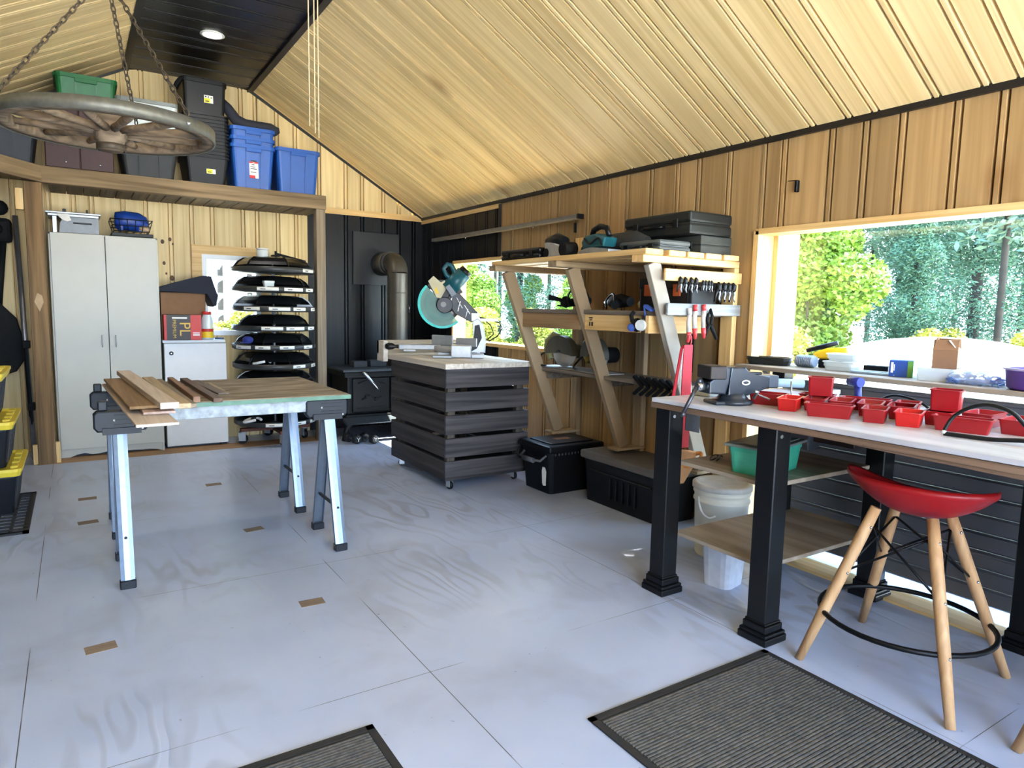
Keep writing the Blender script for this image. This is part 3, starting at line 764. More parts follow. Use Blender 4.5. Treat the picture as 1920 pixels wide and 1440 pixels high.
# ---------------------------------------------------------------- rotating rack of dark trays
smoke = M('smoky_tray_plastic', s(16, 17, 18), .18, var=.1)
lip = M('grey_tray_lip', s(46, 47, 46), .4)
strip = M('white_label_strip', s(226, 224, 214), .5, var=.03)
CX, CY = 1.585, 6.66
t = thing('carousel_rack', 'tall rotating rack of nine dark labelled trays by the rear window', 'rack', (CX, CY, 0))
part('pole', G().cyl((0, 0, .1), (0, 0, 1.75), .02, n=12), alu, t)
rn = random.Random(9)
RT = .372
for k in range(9):
    z = .185+k*.1765
    if k >= 5: z -= .004
    tr = part('tray', G().lathe([(0, 0), (RT-.02, 0), (RT, .012), (RT, .05), (RT-.006, .05), (RT-.008, .016), (.03, .012)], n=40), lip, t)
    g = G(); off = rn.random()*6
    for q in range(6):
        a = off+q*PI/3
        prof = [(.02, .015), (RT-.012, .015), (RT-.014, .055), (RT-.05, .105), (RT-.11, .142), (.02, .15)]
        g.prism(prof, -.004, .004, 'y', mat=RZ(a))
    g.lathe([(.02, .152), (.2, .148), (RT-.11, .135), (RT-.06, .1), (RT-.035, .07)], n=6, mat=RZ(off), sm=False) if k != 0 else g.lathe([(.02, .1), (.12, .09)], n=12)
    part('bin_hood', g.xf(T(0, 0, z)), smoke, tr)
    tr.data.transform(T(0, 0, z))
    a = off*.3-2.9
    for q in range(6):
        w = rn.choice((.36, .42, .5)); a0 = a+q*.6+rn.random()*.12
        part('label', G().lathe([(RT+.0022, z+.012), (RT+.0022, z+.042), (RT+.0005, z+.042), (RT+.0005, z+.012), (RT+.0022, z+.012)], n=10, a0=a0, a1=a0+w), strip, tr)
        part('print', G().lathe([(RT+.003, z+.022), (RT+.003, z+.029)], n=4, a0=a0+.08, a1=a0+.08+.12), drk, tr)
woodred = wood('dolly_wood', s(88, 48, 36), s(120, 70, 52), 'x', 12, 10)
part('dolly', G().beam((-.32, 0, .13), (.32, 0, .13), .07, .03).beam((0, -.32, .13), (0, .32, .13), .07, .03), woodred, t)
def caster(parent, x, y, r=.032, h=.1, w=.02, a=.5, mat=None):
    c = part('caster', G().cyl((x, y, h), (x, y, h-.012), r*.8, n=12).box((-.5*w-.007, -r*.6, r*.6), (-.5*w-.003, r*.8, h-.01), mat=T(x, y, 0) @ RZ(a)).box((.5*w+.003, -r*.6, r*.6), (.5*w+.007, r*.8, h-.01), mat=T(x, y, 0) @ RZ(a)), alu, parent)
    wv = RZ(a) @ V((w/2, 0, 0))
    part('wheel', G().cyl((x-wv.x, y-wv.y, r), (x+wv.x, y+wv.y, r), r, n=18), mat or black, c)
for (x, y, a) in ((0, -.3, .3), (-.3, 0, 1.2), (.28, .02, .2), (0, .3, .9)): caster(t, x, y, .045, .115, .03, a)
# odds and ends on the trays
t2 = thing('plastic_jar', 'clear plastic jar with white lid on the top carousel tray', 'jar', (1.47, 6.55, 1.715))
part('body', G().lathe([(0, 0), (.05, 0), (.052, .02), (.052, .075), (.045, .085)], n=20), clearp, t2)
part('lid', G().lathe([(0, .1), (.05, .1), (.053, .097), (.053, .083), (.048, .083)], n=20), white, t2)
t2 = thing('desk_lamp', 'black folding lamp arm resting on the top carousel tray', 'lamp', (1.62, 6.6, 1.715))
part('arm', G().beam((-.02, 0, .06), (.25, -.02, .0), .02, .022), blackmatte, t2)
part('head', G().box((-.06, -.03, .0), (.01, .03, .05), .008).cyl((-.02, 0, .04), (-.02, 0, .085), .012, n=10), blackmatte, t2)
solo('tub_of_screws', G().tub(.09, .07, .06, .85, .002, .01, z=0, rim=.003).xf(T(1.47, 6.345, 1.455)), clearp, 'small clear tub on the edge of the second carousel tray', 'tub')
solo('cap', G().sphere((1.3, 6.43, .985), .05, 12, (1, 1, .7)).box((1.23, 6.36, .962), (1.31, 6.42, .97), .003), M('blue_cap_cloth', s(30, 44, 120), .8), 'small dark blue cap on the fifth carousel tray from the top', 'cap')
hose = M('white_hose', s(220, 220, 216), .45)
for k, (z, x0, lb) in enumerate(((.25, 1.33, 'loop of white hose on the lowest carousel tray'), (.78, 1.42, 'loop of pale hose on the sixth carousel tray from the top'))):
    solo('hose_coil', G().tube([(x0+.075*math.cos(a), 6.44+.06*math.sin(a), z+.012*math.sin(a*1.5)) for a in [j*.35 for j in range(15)]], .012, 8), hose, lb, 'hose')

# ---------------------------------------------------------------- wood stove, pipe, dumbbells
cast = M('black_cast_iron', s(14, 14, 15), .55, .35, .2, 40, .25)
castl = M('worn_stove_edge', s(60, 66, 72), .45, .5)
t = thing('wood_stove', 'black cast iron wood stove in the black corner', 'stove', (2.62, 6.62, 0))
part('body', G().box((-.43, -.27, .255), (.43, .22, .64), .012), cast, t)
part('top_plate', G().box((-.49, -.33, .675), (.49, .26, .70), .008), castl, t)
part('top_rim', G().box((-.47, -.31, .62), (.47, .24, .675), .01), cast, t)
part('ash_lip', G().prism([(-.33, .2), (-.43, .18), (-.46, .195), (-.33, .235)], -.5, .5, 'x', bev=.005), castl, t)
part('base', G().box((-.45, -.3, .2), (.45, .24, .255), .01), cast, t)
for k in (-1, 1):
    d = part('door', G().box((k*.195-.19, -.3, .275), (k*.195+.19, -.268, .61), .01), cast, t)
    part('relief', G().box((k*.195-.15, -.308, .31), (k*.195+.15, -.299, .32), .002).tube([(k*.195-.14, -.302, .56), (k*.195-.05, -.304, .585), (k*.195+.05, -.304, .585), (k*.195+.13, -.302, .55)], .006, 6).tube([(k*.195-.1, -.302, .4), (k*.195-.02, -.304, .44), (k*.195+.03, -.303, .4), (k*.195+.1, -.302, .42)], .008, 6).sphere((k*.195-.05, -.3, .43), .022, 8).sphere((k*.195+.04, -.3, .40), .018, 8), cast, d)
for (x, y) in ((-.42, -.26), (.42, -.26), (-.42, .2), (.42, .2)):
    sx = -1 if x < 0 else 1
    part('leg', G().tube([(x-sx*.06, y, .21), (x, y, .15), (x+sx*.03, y, .07), (x+sx*.04, y, .0)], [.035, .03, .022, .026], 10), cast, t)
part('door_handle', G().tube([(-.30, -.33, .67), (-.285, -.345, .665), (-.16, -.345, .525), (-.14, -.33, .5), (-.135, -.3, .5)], [.014, .017, .009, .01, .012], 8), chrome, t, 'bright coil door handle')
br = M('dark_brick', s(44, 46, 50), .7, var=.2)
solo('firebrick', G().box((2.31, 6.5, .7), (2.45, 6.62, .76), .004), br, 'left of two dark blocks lying on the stove top', 'brick', 'blocks on the stove')
solo('firebrick', G().box((2.49, 6.52, .7), (2.66, 6.66, .765), .004), br, 'right of two dark blocks lying on the stove top', 'brick', 'blocks on the stove')
pipe = M('stove_pipe_metal', s(82, 77, 68), .42, .55, .1, 8)
PXc, PYc, PR = 2.815, 6.6, .104
t = thing('stove_pipe', 'black stove pipe rising from the stove and bending into the wall', 'pipe', (PXc, PYc, .7))
part('riser', G().cyl((0, 0, 0), (0, 0, .95), PR, n=28, cap=False), pipe, t)
el = [(0, 0, .94)]+[(-.02*(1-math.cos(a)), .15*(1-math.cos(a)), .94+.15*math.sin(a)) for a in [j*PI/10 for j in range(1, 6)]]
el = [(0, .12*(1-math.cos(a)), .94+.12*math.sin(a)) for a in [j*PI/2/4 for j in range(5)]]
part('elbow', G().tube(el, PR+.002, 28, cap=False), pipe, t)
part('thimble', G().cyl((0, .12, 1.06), (0, .45, 1.06), PR, n=28, cap=False).cyl((0, .15, 1.06), (0, .20, 1.06), PR+.012, n=28).cyl((0, .2, 1.06), (0, .46, 1.06), PR+.02, n=28), pipe, t)
part('seam_ring', G().cyl((0, 0, .745), (0, 0, .755), PR+.003, n=28).cyl((0, 0, .945), (0, 0, .95), PR+.004, n=28), pipe, t)
solo('heat_shield', G().box((2.5, D-.03, 1.535), (3.015, D-.006, 2.09), .002), M('black_sheet_metal', s(46, 46, 47), .45, .5, .1, 3), 'square black metal plate around the stove pipe on the wall', 'plate')
hexd = M('dumbbell_rubber', s(26, 26, 28), .5); 
for k, (x, y, a, lb) in enumerate(((2.2, 6.24, .25, 'left hex dumbbell on the floor in front of the stove'), (2.34, 6.18, .35, 'right hex dumbbell on the floor in front of the stove'))):
    t = thing('dumbbell', lb, 'dumbbell', (x, y, 0), a, 'dumbbells by the stove')
    for q in (-1, 1):
        h = part('weight', G().lathe([(0, -.03), (.04, -.03), (.047, -.02), (.047, .02), (.04, .03), (0, .03)], n=6, mat=T(0, q*.07, .042) @ RX(PI/2) @ RZ(PI/6), sm=False), hexd, t)
        if q < 0: part('mark', G().beam((-.018, -.1015, .062), (0, -.1015, .044), .006, .002).beam((.018, -.1015, .062), (0, -.1015, .044), .006, .002).beam((0, -.1015, .046), (0, -.1015, .022), .006, .002, up=(0, 1, 0)), lab, h)
    part('grip', G().cyl((0, -.05, .042), (0, .05, .042), .015, n=12), chrome, t)
solo('wall_hook', G().tube([(3.12, D-.01, 1.33), (3.12, D-.05, 1.335), (3.13, D-.06, 1.3), (3.13, D-.055, 1.25), (3.125, D-.03, 1.24)], .007, 8), chrome, 'small bright hook on the black wall right of the stove pipe', 'hook')
# ---------------------------------------------------------------- rolling saw cart of dark slats
slat_x = wood('dark_stained_slat_x', s(40, 38, 39), s(82, 77, 78), 'x', 7, 14, .62, .35, knots=2.0, knot_col=(.01, .01, .01))
slat_y = wood('dark_stained_slat_y', s(36, 34, 34), s(74, 69, 69), 'y', 7, 14, .62, .35, knots=2.0, knot_col=(.01, .01, .01))
worn_y = wood('worn_top_board_y', s(186, 176, 162), s(218, 208, 194), 'y', 8, 14, .55, .2, knots=1.4, knot_col=(.12, .07, .04))
cx0, cx1, cy0, cy1 = 2.18, 2.885, 4.25, 5.24
t = thing('saw_cart', 'rolling cart of dark stained slats carrying the mitre saw', 'cart', ((cx0+cx1)/2, (cy0+cy1)/2, 0))
C = lambda x, y, z: (x-(cx0+cx1)/2, y-(cy0+cy1)/2, z)
for k in range(5):
    z = .075+k*.167
    part('slat', G().box(C(cx0, cy0, z), C(cx1, cy0+.022, z+.138), .003), slat_x, t)
    part('slat', G().box(C(cx0, cy0+.022, z), C(cx0+.022, cy1, z+.138), .003), slat_y, t)
    part('slat', G().box(C(cx1-.022, cy0+.022, z), C(cx1, cy1, z+.138), .003), slat_y, t)
    part('slat', G().box(C(cx0+.022, cy1-.022, z), C(cx1-.022, cy1, z+.138), .003), slat_x, t)
for (x, y) in ((cx0+.03, cy0+.03), (cx1-.09, cy0+.03), (cx0+.03, cy1-.08), (cx1-.09, cy1-.08)):
    part('corner_post', G().box(C(x, y, .085), C(x+.06, y+.05, .88), .002), wood('cart_post', s(66, 58, 50), s(98, 88, 78), 'z', 8, 14, .7, .2), t)
part('bottom_board', G().box(C(cx0+.03, cy0+.03, .09), C(cx1-.03, cy1-.03, .105)), slat_y, t)
rnd = random.Random(5)
for k in range(5):
    w = (cx1-cx0+.03)/5
    x = cx0-.015+k*w
    part('top_board', G().box(C(x+.001, cy0-.02+.004*rnd.random(), .88), C(x+w-.001, cy1+.16, .919), .003), worn_y, t)
part('back_stop', G().box(C(cx0-.06, cy1+.12, .919), C(cx1, cy1+.16, 1.03), .003), wood('worn_stop_board', s(150, 132, 110), s(186, 168, 144), 'x', 8, 14, .6, .2), t)
part('end_board', G().box(C(cx0-.06, cy1+.02, .86), C(cx0-.02, cy1+.16, 1.03), .003), worn_y, t)
for (x, y, a) in ((cx0+.063, cy0+.05, .2), (cx0+.055, cy1-.1, 1.3), (cx1-.07, cy0+.08, .1), (cx1-.07, cy1-.1, .6)):
    q = C(x, y, 0); caster(t, q[0], q[1], .03, .085, .018, a)

# ---------------------------------------------------------------- mitre saw
teal = M('teal_housing', s(12, 82, 92), .4)
tealg = glass('teal_clear_guard', (.42, .62, .58, 1), .12, .68)
tealr = M('teal_guard_rim', s(64, 196, 186), .25, spec=.6)
t = thing('mitre_saw', 'teal mitre saw with raised clear blade guard on the cart', 'saw', (2.6, 4.95, .92), math.atan2(.49, -.87))
q = lambda px, py: ((850-px)*.00425, (671-py)*.00425)
part('base', G().box((-.2, -.13, .0), (.12, .13, .035), .006).box((-.15, .1, .0), (.01, .27, .1), .008).box((-.15, -.27, 0), (.01, -.1, .1), .008).box((.0, .2, 0), (.15, .3, .02), .004).box((-.25, .1, 0), (-.15, .26, .03), .004), alu, t)
part('turntable', G().lathe([(0, .03), (.15, .03), (.158, .036), (.158, .075), (.15, .082), (0, .082)], n=40), alu, t)
ar = part('mitre_arm', G().box((.1, -.04, .045), (.44, .04, .09), .008).box((.3, -.045, .03), (.4, .045, .05), .004), alu, t)
part('knob', G().tube([(.44, 0, .068), (.47, 0, .068), (.49, 0, .068), (.525, 0, .068), (.55, 0, .068)], [.016, .013, .026, .03, .018], 14), black, ar)
part('fence', G().box((.0, -.008, .082), (.2, .008, .165), .003, mat=T(-.0, .02, 0) @ RZ(-.5)), alu, t)
part('fence', G().box((-.22, -.008, .082), (-.03, .008, .15), .003, mat=T(0, .02, 0) @ RZ(-.5)), alu, t)
part('pivot_column', G().prism([q(893, 664), q(912, 664), q(913, 640), q(908, 610), q(897, 598), q(886, 604), q(889, 640)], -.05, .05, 'y', bev=.006).cyl((-.18, -.07, .06), (-.18, .07, .06), .05, n=20), alu, t)
part('tilt_lock', G().prism([q(884, 662), q(896, 655), q(905, 635), q(900, 610), q(892, 612), q(890, 640)], .05, .075, 'y', bev=.004), black, t)
part('swing_arm', G().prism([q(845, 545), q(862, 552), q(897, 588), q(898, 602), q(884, 606), q(852, 590), q(838, 566)], -.03, .035, 'y', bev=.006), M('dark_cast_arm', s(70, 70, 72), .45, .6), t)
for k in range(5):
    a = k/4
    part('arm_rib', G().beam((q(848+a*30, 552+a*28)[0], .037, q(848+a*30, 552+a*28)[1]), (q(846+a*30+14*(1 if k % 2 else -.2), 575+a*22)[0], .037, q(0, 575+a*22)[1]), .006, .008), chrome, t)
bc = q(829, 572); R0, R1 = .07, .197
part('blade', G().lathe([(0, -.0012), (.15, -.0012), (.15, .0012), (0, .0012)], n=48, mat=T(bc[0], .0, bc[1]) @ RX(PI/2)), chrome, t)
def sector(r0, r1, a0, a1, n=28):
    return [(r1*math.cos(a0+(a1-a0)*i/n), r1*math.sin(a0+(a1-a0)*i/n)) for i in range(n+1)]+[(r0*math.cos(a1+(a0-a1)*i/n), r0*math.sin(a1+(a0-a1)*i/n)) for i in range(n+1)]
A0, A1 = math.radians(48), math.radians(-132)
g = G(); mg = T(bc[0], 0, bc[1])
for y in (-.022, .03): g.prism(sector(.055, R1, A0, A1), y-.002, y+.002, 'y', mat=mg)
gd = part('blade_guard', g, tealg, t, 'clear teal lower guard')
part('guard_rim', G().prism(sector(R1-.018, R1+.002, A0, A1), -.026, .034, 'y', mat=mg), tealr, gd)
part('upper_guard', G().prism(sector(.02, R1-.006, math.radians(50), math.radians(150)), -.03, .026, 'y', mat=mg, bev=.004), M('dark_guard', s(52, 50, 50), .4, .4), t)
part('gear_case', G().cyl((bc[0]-.02, -.02, bc[1]-.01), (bc[0]-.02, .07, bc[1]-.01), .075, .06, n=28), M('dark_cast_arm', s(70, 70, 72)), t)
part('arbor_cap', G().cyl((bc[0]-.01, .065, bc[1]-.005), (bc[0]-.01, .085, bc[1]-.005), .022, n=16), M('dull_cap', s(110, 110, 108), .4, .6), t)
part('warning_plate', G().prism([q(802, 530), q(812, 520), q(826, 532), q(833, 528), q(838, 540), q(826, 562), q(818, 560)], .036, .042, 'y'), M('cream_plate', s(196, 186, 150), .5), t)
part('plate_mark', G().prism([q(814, 545), q(818, 541), q(822, 552), q(818, 554)], .042, .043, 'y'), M('yellow_label', s(232, 196, 40)), t)
part('motor', G().cyl((q(840, 545)[0], .0, q(840, 545)[1]), (q(869, 513)[0], .0, q(869, 513)[1]), .075, .062, n=28), teal, t)
part('motor_cap', G().cyl((q(867, 515)[0], .0, q(867, 515)[1]), (q(875, 507)[0], 0, q(875, 507)[1]), .056, .05, n=24), black, t)
part('front_cover', G().prism([q(834, 541), q(842, 535), q(856, 553), q(847, 560)], .02, .075, 'y', bev=.004), gsheet, t)
part('handle', G().tube([(q(846, 525)[0], .02, q(846, 525)[1]), (q(836, 518)[0], .02, q(836, 518)[1]), (q(830, 506)[0], .02, q(830, 506)[1]), (q(838, 497)[0], .02, q(838, 497)[1]), (q(846, 500)[0], .02, q(846, 500)[1]), (q(853, 514)[0], .02, q(853, 514)[1]), (q(858, 522)[0], .02, q(858, 522)[1])], [.02, .018, .016, .018, .02, .022, .024], 12), teal, t)
part('hinge_block', G().prism([q(884, 588), q(897, 588), q(903, 602), q(884, 604)], -.04, .045, 'y', bev=.004).box((q(935, 0)[0], -.03, q(0, 604)[1]), (q(896, 0)[0], .03, q(0, 598)[1]), .003), chrome, t)
part('power_cord', G().tube([(q(897, 596)[0], 0, q(0, 596)[1]), (q(920, 600)[0], .02, q(0, 600)[1]), (q(938, 606)[0], .02, q(0, 606)[1]), (q(944, 616)[0], .02, q(0, 616)[1]), (q(935, 632)[0], .02, q(0, 632)[1]), (q(918, 642)[0], .02, q(0, 642)[1])], .005, 8).tube([(q(905, 597)[0], 0, q(0, 597)[1]), (q(922, 612)[0], .01, q(0, 612)[1]), (q(928, 628)[0], 0, q(0, 628)[1]), (q(915, 640)[0], 0, q(0, 640)[1])], .004, 8), black, t)

# ---------------------------------------------------------------- slanted tool rack against the right wall
old = wood('aged_lumber', s(126, 104, 78), s(168, 144, 112), 'xz', 8, 12, .7, .3, knots=1.6)
old_x = wood('aged_lumber_x', s(126, 104, 78), s(170, 146, 112), 'x', 8, 12, .7, .3)
lum_x = wood('fresh_lumber_x', s(206, 160, 98), s(230, 192, 134), 'x', 9, 12, .55, .15, knots=2)
grey_x = wood('grey_lumber_x', s(122, 124, 124), s(160, 162, 160), 'x', 9, 12, .6, .2)
grey_z = wood('grey_lumber_z', s(136, 128, 116), s(182, 172, 156), 'xz', 9, 12, .6, .2, knots=1.5)
shelf_y = wood('grey_shelf_y', s(96, 86, 74), s(134, 122, 108), 'y', 8, 12, .7, .2)
t = thing('tool_rack', 'slanted lumber tool rack with three shelves on the right wall', 'rack', (3.0, 3.46, 0))
K = lambda x, y, z: (x-3.0, y-3.46, z)
for j, y in enumerate((2.735, 3.46, 4.18)):
    mt = grey_z if j == 0 else old
    x0 = (2.64, 2.655, 2.63)[j]; xb = (3.245, 3.27, 3.25)[j]
    zf = .39; xf_ = x0+(xb-x0)*(1.578-zf)/1.518
    part('brace', G().beam(K(x0, y, 1.578), K(xf_, y, zf), .04, .09, up=(1, 0, 0)), mt, t)
    part('foot_cleat', G().box(K(xf_-.09, y-.05, .368), K(3.3, y+.05, .386), .002), old_x, t)
    part('joist', G().box(K(2.535 if j == 0 else 2.5, y-.045, 1.575), K(3.3, y+.045, 1.613), .003), lum_x if j == 0 else old_x, t)
    part('wall_post', G().box(K(3.262, y-.045, .05), K(3.3, y+.045, 1.575), .003), pine_z if j == 0 else old, t)
for x in (2.535, 2.705, 2.85, 2.995, 3.145):
    part('top_slat', G().box(K(x, 2.672, 1.613), K(x+.128, 4.25, 1.645), .006), pine_y, t)
part('middle_shelf', G().box(K(2.745, 2.76, 1.288), K(3.26, 4.19, 1.316), .003), shelf_y, t)
part('middle_rail', G().box(K(2.755, 2.95, 1.19), K(2.79, 3.44, 1.288), .003), pine_y, t)
part('middle_rail', G().box(K(2.755, 3.49, 1.185), K(2.79, 4.17, 1.288), .003), wood('brown_rail', s(132, 102, 68), s(168, 136, 98), 'y', 9, 14, .6, .2), t)
mk = M('lumber_stamp', s(60, 42, 30), .8)
part('stamp', G().box(K(2.7535, 3.36, 1.262), K(2.7552, 3.395, 1.27)).box(K(2.7535, 3.365, 1.25), K(2.7552, 3.39, 1.256)).box(K(2.7535, 3.355, 1.215), K(2.7552, 3.372, 1.24)).box(K(2.7535, 3.38, 1.215), K(2.7552, 3.393, 1.24)), mk, t)
part('lower_shelf', G().box(K(2.93, 3.50, .858), K(3.26, 4.15, .882), .003), shelf_y, t)
part('lower_shelf', G().box(K(2.93, 2.78, .86), K(3.26, 3.49, .882), .003), shelf_y, t)
part('shelf_bracket', G().box(K(2.97, 4.1, .8), K(3.26, 4.14, .858), .002), shelf_y, t)
part('shelf_bracket', G().box(K(3.0, 3.5, .8), K(3.26, 3.54, .858), .002), shelf_y, t)
part('clamp_rail', G().box(K(2.685, 2.672, 1.482), K(3.305, 2.69, 1.546), .003), lum_x, t)
part('clamp_rail', G().box(K(2.712, 2.672, 1.296), K(3.308, 2.69, 1.361), .003), grey_x, t, 'grey lower clamp rail')
part('spacer_block', G().box(K(2.7, 2.8, 1.19), K(3.13, 2.83, 1.29), .003), lum_x, t)
# small clamps on the rails
gh = M('lit_clamp_handle', s(150, 152, 154), .4, .3)  # black handle, the light falling on it put into a grey
def spring_clamp(name, label, x, ztop, h, grp, m1=black, m2=None):
    t = thing(name, label, 'clamp', (x, 2.66, ztop-h), 0, grp)
    k = h/.09
    part('jaw', G().tube([(0, 0, .088*k), (.006*k, 0, .075*k), (.004*k, 0, .055*k), (0, 0, .05*k)], [.004*k, .012*k, .012*k, .008*k], 8), m1, t)
    part('handle', G().tube([(.004*k, 0, .055*k), (.014*k, 0, .04*k), (.008*k, 0, .02*k), (.018*k, 0, .003*k)], [.007*k, .005*k, .005*k, .003*k], 8), m2 or gh, t)
    part('handle', G().tube([(-.002*k, 0, .06*k), (-.012*k, 0, .035*k), (-.02*k, 0, .004*k)], [.008*k, .006*k, .004*k], 8), m1, t)
    return t
o4 = ('first', 'second', 'third', 'fourth')
for i, x in enumerate((2.782, 2.82, 2.866, 2.905)):
    spring_clamp('spring_clamp', '%s from left of the medium black spring clamps on the upper rack rail' % o4[i], x, 1.508, .09, 'medium spring clamps on the rail')
for i, x in enumerate((2.962, 2.985, 3.012, 3.032)):
    spring_clamp('spring_clamp', '%s from left of the tiny black spring clamps on the upper rack rail' % o4[i], x, 1.495, .066, 'tiny spring clamps on the rail')
for i, x in enumerate((3.09, 3.135, 3.175, 3.215)):
    spring_clamp('spring_clamp', '%s from left of the large black spring clamps on the upper rack rail' % o4[i], x, 1.49, .118, 'large spring clamps on the rail')
wht = M('white_clamp_bar', s(196, 188, 182), .4)
redt = M('red_clamp_grip', s(206, 58, 60), .4)
for i, (x, z0) in enumerate(((2.865, 1.335), (2.91, 1.355), (2.98, 1.358))):
    t = thing('hand_clamp', '%s of the red tipped clamps hanging on the grey rack rail' % ('left', 'middle', 'right')[i], 'clamp', (x, 2.655, z0-.19), 0, 'red tipped clamps')
    part('bar', G().tube([(0, 0, .16), (-.006, 0, .11), (0, 0, .05)], [.011, .013, .012], 8), wht, t)
    part('grip', G().tube([(0, 0, .06), (.004, 0, .03), (-.01 if i == 0 else .006, 0, .0)], [.014, .013, .008], 8), redt, t)
    part('tip', G().tube([(0, .005, .19), (0, 0, .155)], [.012, .013], 8), redt if i else wht, t)
t = thing('squeeze_clamp', 'black squeeze clamp with round opening at the right of red clamps', 'clamp', (3.03, 2.655, 1.165))
part('frame', G().tube([(.0, 0, .165), (.018, 0, .13), (.012, 0, .085), (-.01, 0, .075), (-.022, 0, .105), (-.015, 0, .14)], .009, 8, closed=True), blackmatte, t)
part('handle', G().tube([(.005, 0, .08), (.035, 0, .04), (.06, 0, .0)], [.012, .011, .008], 8), blackmatte, t)
part('handle', G().tube([(-.005, 0, .08), (-.02, 0, .05), (-.03, 0, .02)], [.011, .009, .007], 8), blackmatte, t)
# corner clamps hooked on the lower shelf
for i in range(6):
    y = 3.1-i*.056
    t = thing('angle_clamp', ('first', 'second', 'third', 'fourth', 'fifth', 'sixth')[i]+' from left of the black angled clamps on the lower rack shelf edge', 'clamp', (2.915, y, .80), 0, 'black angled clamps')
    part('upper_arm', G().beam((0, .03, .112), (0, -.045, .058), .03, .018), blackmatte, t)
    part('lower_arm', G().beam((0, -.045, .058), (0, .03, .0), .022, .018), blackmatte, t)
# respirator mask hanging from the middle shelf
blm = M('blue_mask_shell', s(70, 104, 196), .45)
t = thing('respirator', 'blue and black respirator mask hanging from the middle rack shelf', 'mask', (2.735, 2.89, 1.19))
part('facepiece', G().sphere((-.02, .02, .045), .045, 14, (.7, 1, .9)).tube([(-.03, .05, .06), (-.035, .055, .1), (-.02, .05, .12)], .012, 8), blackmatte, t)
part('shell', G().sphere((-.045, .04, .03), .03, 12, (.6, 1, .8)), blm, t)
part('filter', G().cyl((-.03, -.035, .045), (-.06, -.045, .045), .034, .03, n=20), M('pale_filter', s(206, 208, 204), .6), t)
part('strap', G().beam((.0, -.03, .06), (-.02, -.03, .155), .012, .004).beam((-.02, -.04, .155), (-.02, -.1, .13), .03, .018), blm, t)
# top shelf of the rack
def case(name, label, lo, hi, mat, rz=0, bev=.014, handle=True, seam=True):
    c = ((lo[0]+hi[0])/2, (lo[1]+hi[1])/2, lo[2]); w, d, h = hi[0]-lo[0], hi[1]-lo[1], hi[2]-lo[2]
    t = thing(name, label, 'case', c, rz)
    part('shell', G().box((-w/2, -d/2, 0), (w/2, d/2, h*.48), bev), mat, t)
    part('lid', G().box((-w/2, -d/2, h*.52), (w/2, d/2, h), bev).box((-w/2+.01, -d/2+.01, h*.47), (w/2-.01, d/2-.01, h*.53)), mat, t)
    for k in (-1, 1): part('latch', G().box((-w/2-.008, k*d*.3-.02, h*.3), (-w/2, k*d*.3+.02, h*.7), .003), black, t)
    if handle: part('handle', G().tube([(-w/2, -d*.14, h*.4), (-w/2-.03, -d*.12, h*.38), (-w/2-.03, d*.12, h*.38), (-w/2, d*.14, h*.4)], .009, 8), black, t)
    return t
cas = M('grey_black_case', s(32, 34, 33), .45, var=.15, spec=.35)
case('tool_case', 'large black tool case on top of the ammunition style case on rack', (2.935, 2.75, 1.755), (3.29, 3.3, 1.885), cas)
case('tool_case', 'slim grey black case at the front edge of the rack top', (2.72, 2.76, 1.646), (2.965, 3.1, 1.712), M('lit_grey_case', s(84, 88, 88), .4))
case('tool_case', 'square dark grey case under the large black case on rack', (3.02, 2.74, 1.646), (3.28, 3.15, 1.752), M('rough_grey_case', s(52, 54, 50), .7, var=.25), bev=.006, handle=False)
case('tool_case', 'low black tool case at the far left end of the rack top', (2.58, 3.72, 1.646), (2.85, 4.2, 1.72), black)
solo('tool_bag', G().tube([(2.82, 3.55, 1.7), (2.83, 3.42, 1.71), (2.86, 3.28, 1.73), (2.89, 3.14, 1.735), (2.9, 3.05, 1.72)], [.03, .052, .062, .065, .04], 12), M('black_canvas', s(38, 36, 32), .85, bump=.3), 'long black canvas tool bag lying behind the slim case', 'bag')
t = thing('power_planer', 'teal power planer with silver shoe on top of the rack', 'planer', (2.66, 3.2, 1.646), 1.45)
part('shoe', G().prism([(-.16, 0), (.17, 0), (.17, .03), (.05, .045), (-.08, .03), (-.16, .02)], -.045, .045, 'y', bev=.004), alu, t)
part('body', G().prism([(-.1, .04), (.12, .035), (.14, .08), (.1, .115), (-.02, .12), (-.12, .09)], -.05, .05, 'y', bev=.015), teal, t)
part('handle', G().tube([(.1, 0, .1), (.07, 0, .15), (0, 0, .165), (-.07, 0, .15), (-.1, 0, .1)], [.016, .018, .018, .017, .015], 10), black, t)
part('cord', G().tube(sp([(.1, .05, .1), (.02, .06, .06), (-.06, .055, .09), (-.1, .05, .05)]), .006, 8), black, t)
t = thing('belt_sander', 'grey and black belt sander beside the teal planer on rack top', 'sander', (2.63, 3.56, 1.646), 1.5)
part('frame', G().prism([(-.12, 0), (.12, 0), (.13, .1), (.08, .11), (-.1, .06)], -.04, .04, 'y', bev=.008), alu, t)
part('drum', G().cyl((-.1, -.045, .045), (-.1, .045, .045), .045, n=20), blackmatte, t)
part('drum', G().cyl((.1, -.045, .03), (.1, .045, .03), .03, n=16), blackmatte, t)
part('motor', G().tube([(-.06, 0, .09), (.02, 0, .11), (.12, .0, .1)], [.035, .045, .04], 12), black, t)
t = thing('rotary_hammer', 'black cordless power tool behind the belt sander on rack', 'power tool', (2.8, 3.78, 1.646), .4)
part('body', G().tube([(-.12, 0, .085), (-.05, 0, .09), (.06, 0, .09), (.13, 0, .085)], [.035, .045, .042, .03], 12).box((-.08, -.035, 0), (.08, .035, .06), .01), black, t)
part('bolt_head', G().sphere((-.15, 0, .03), .012, 8), chrome, t)
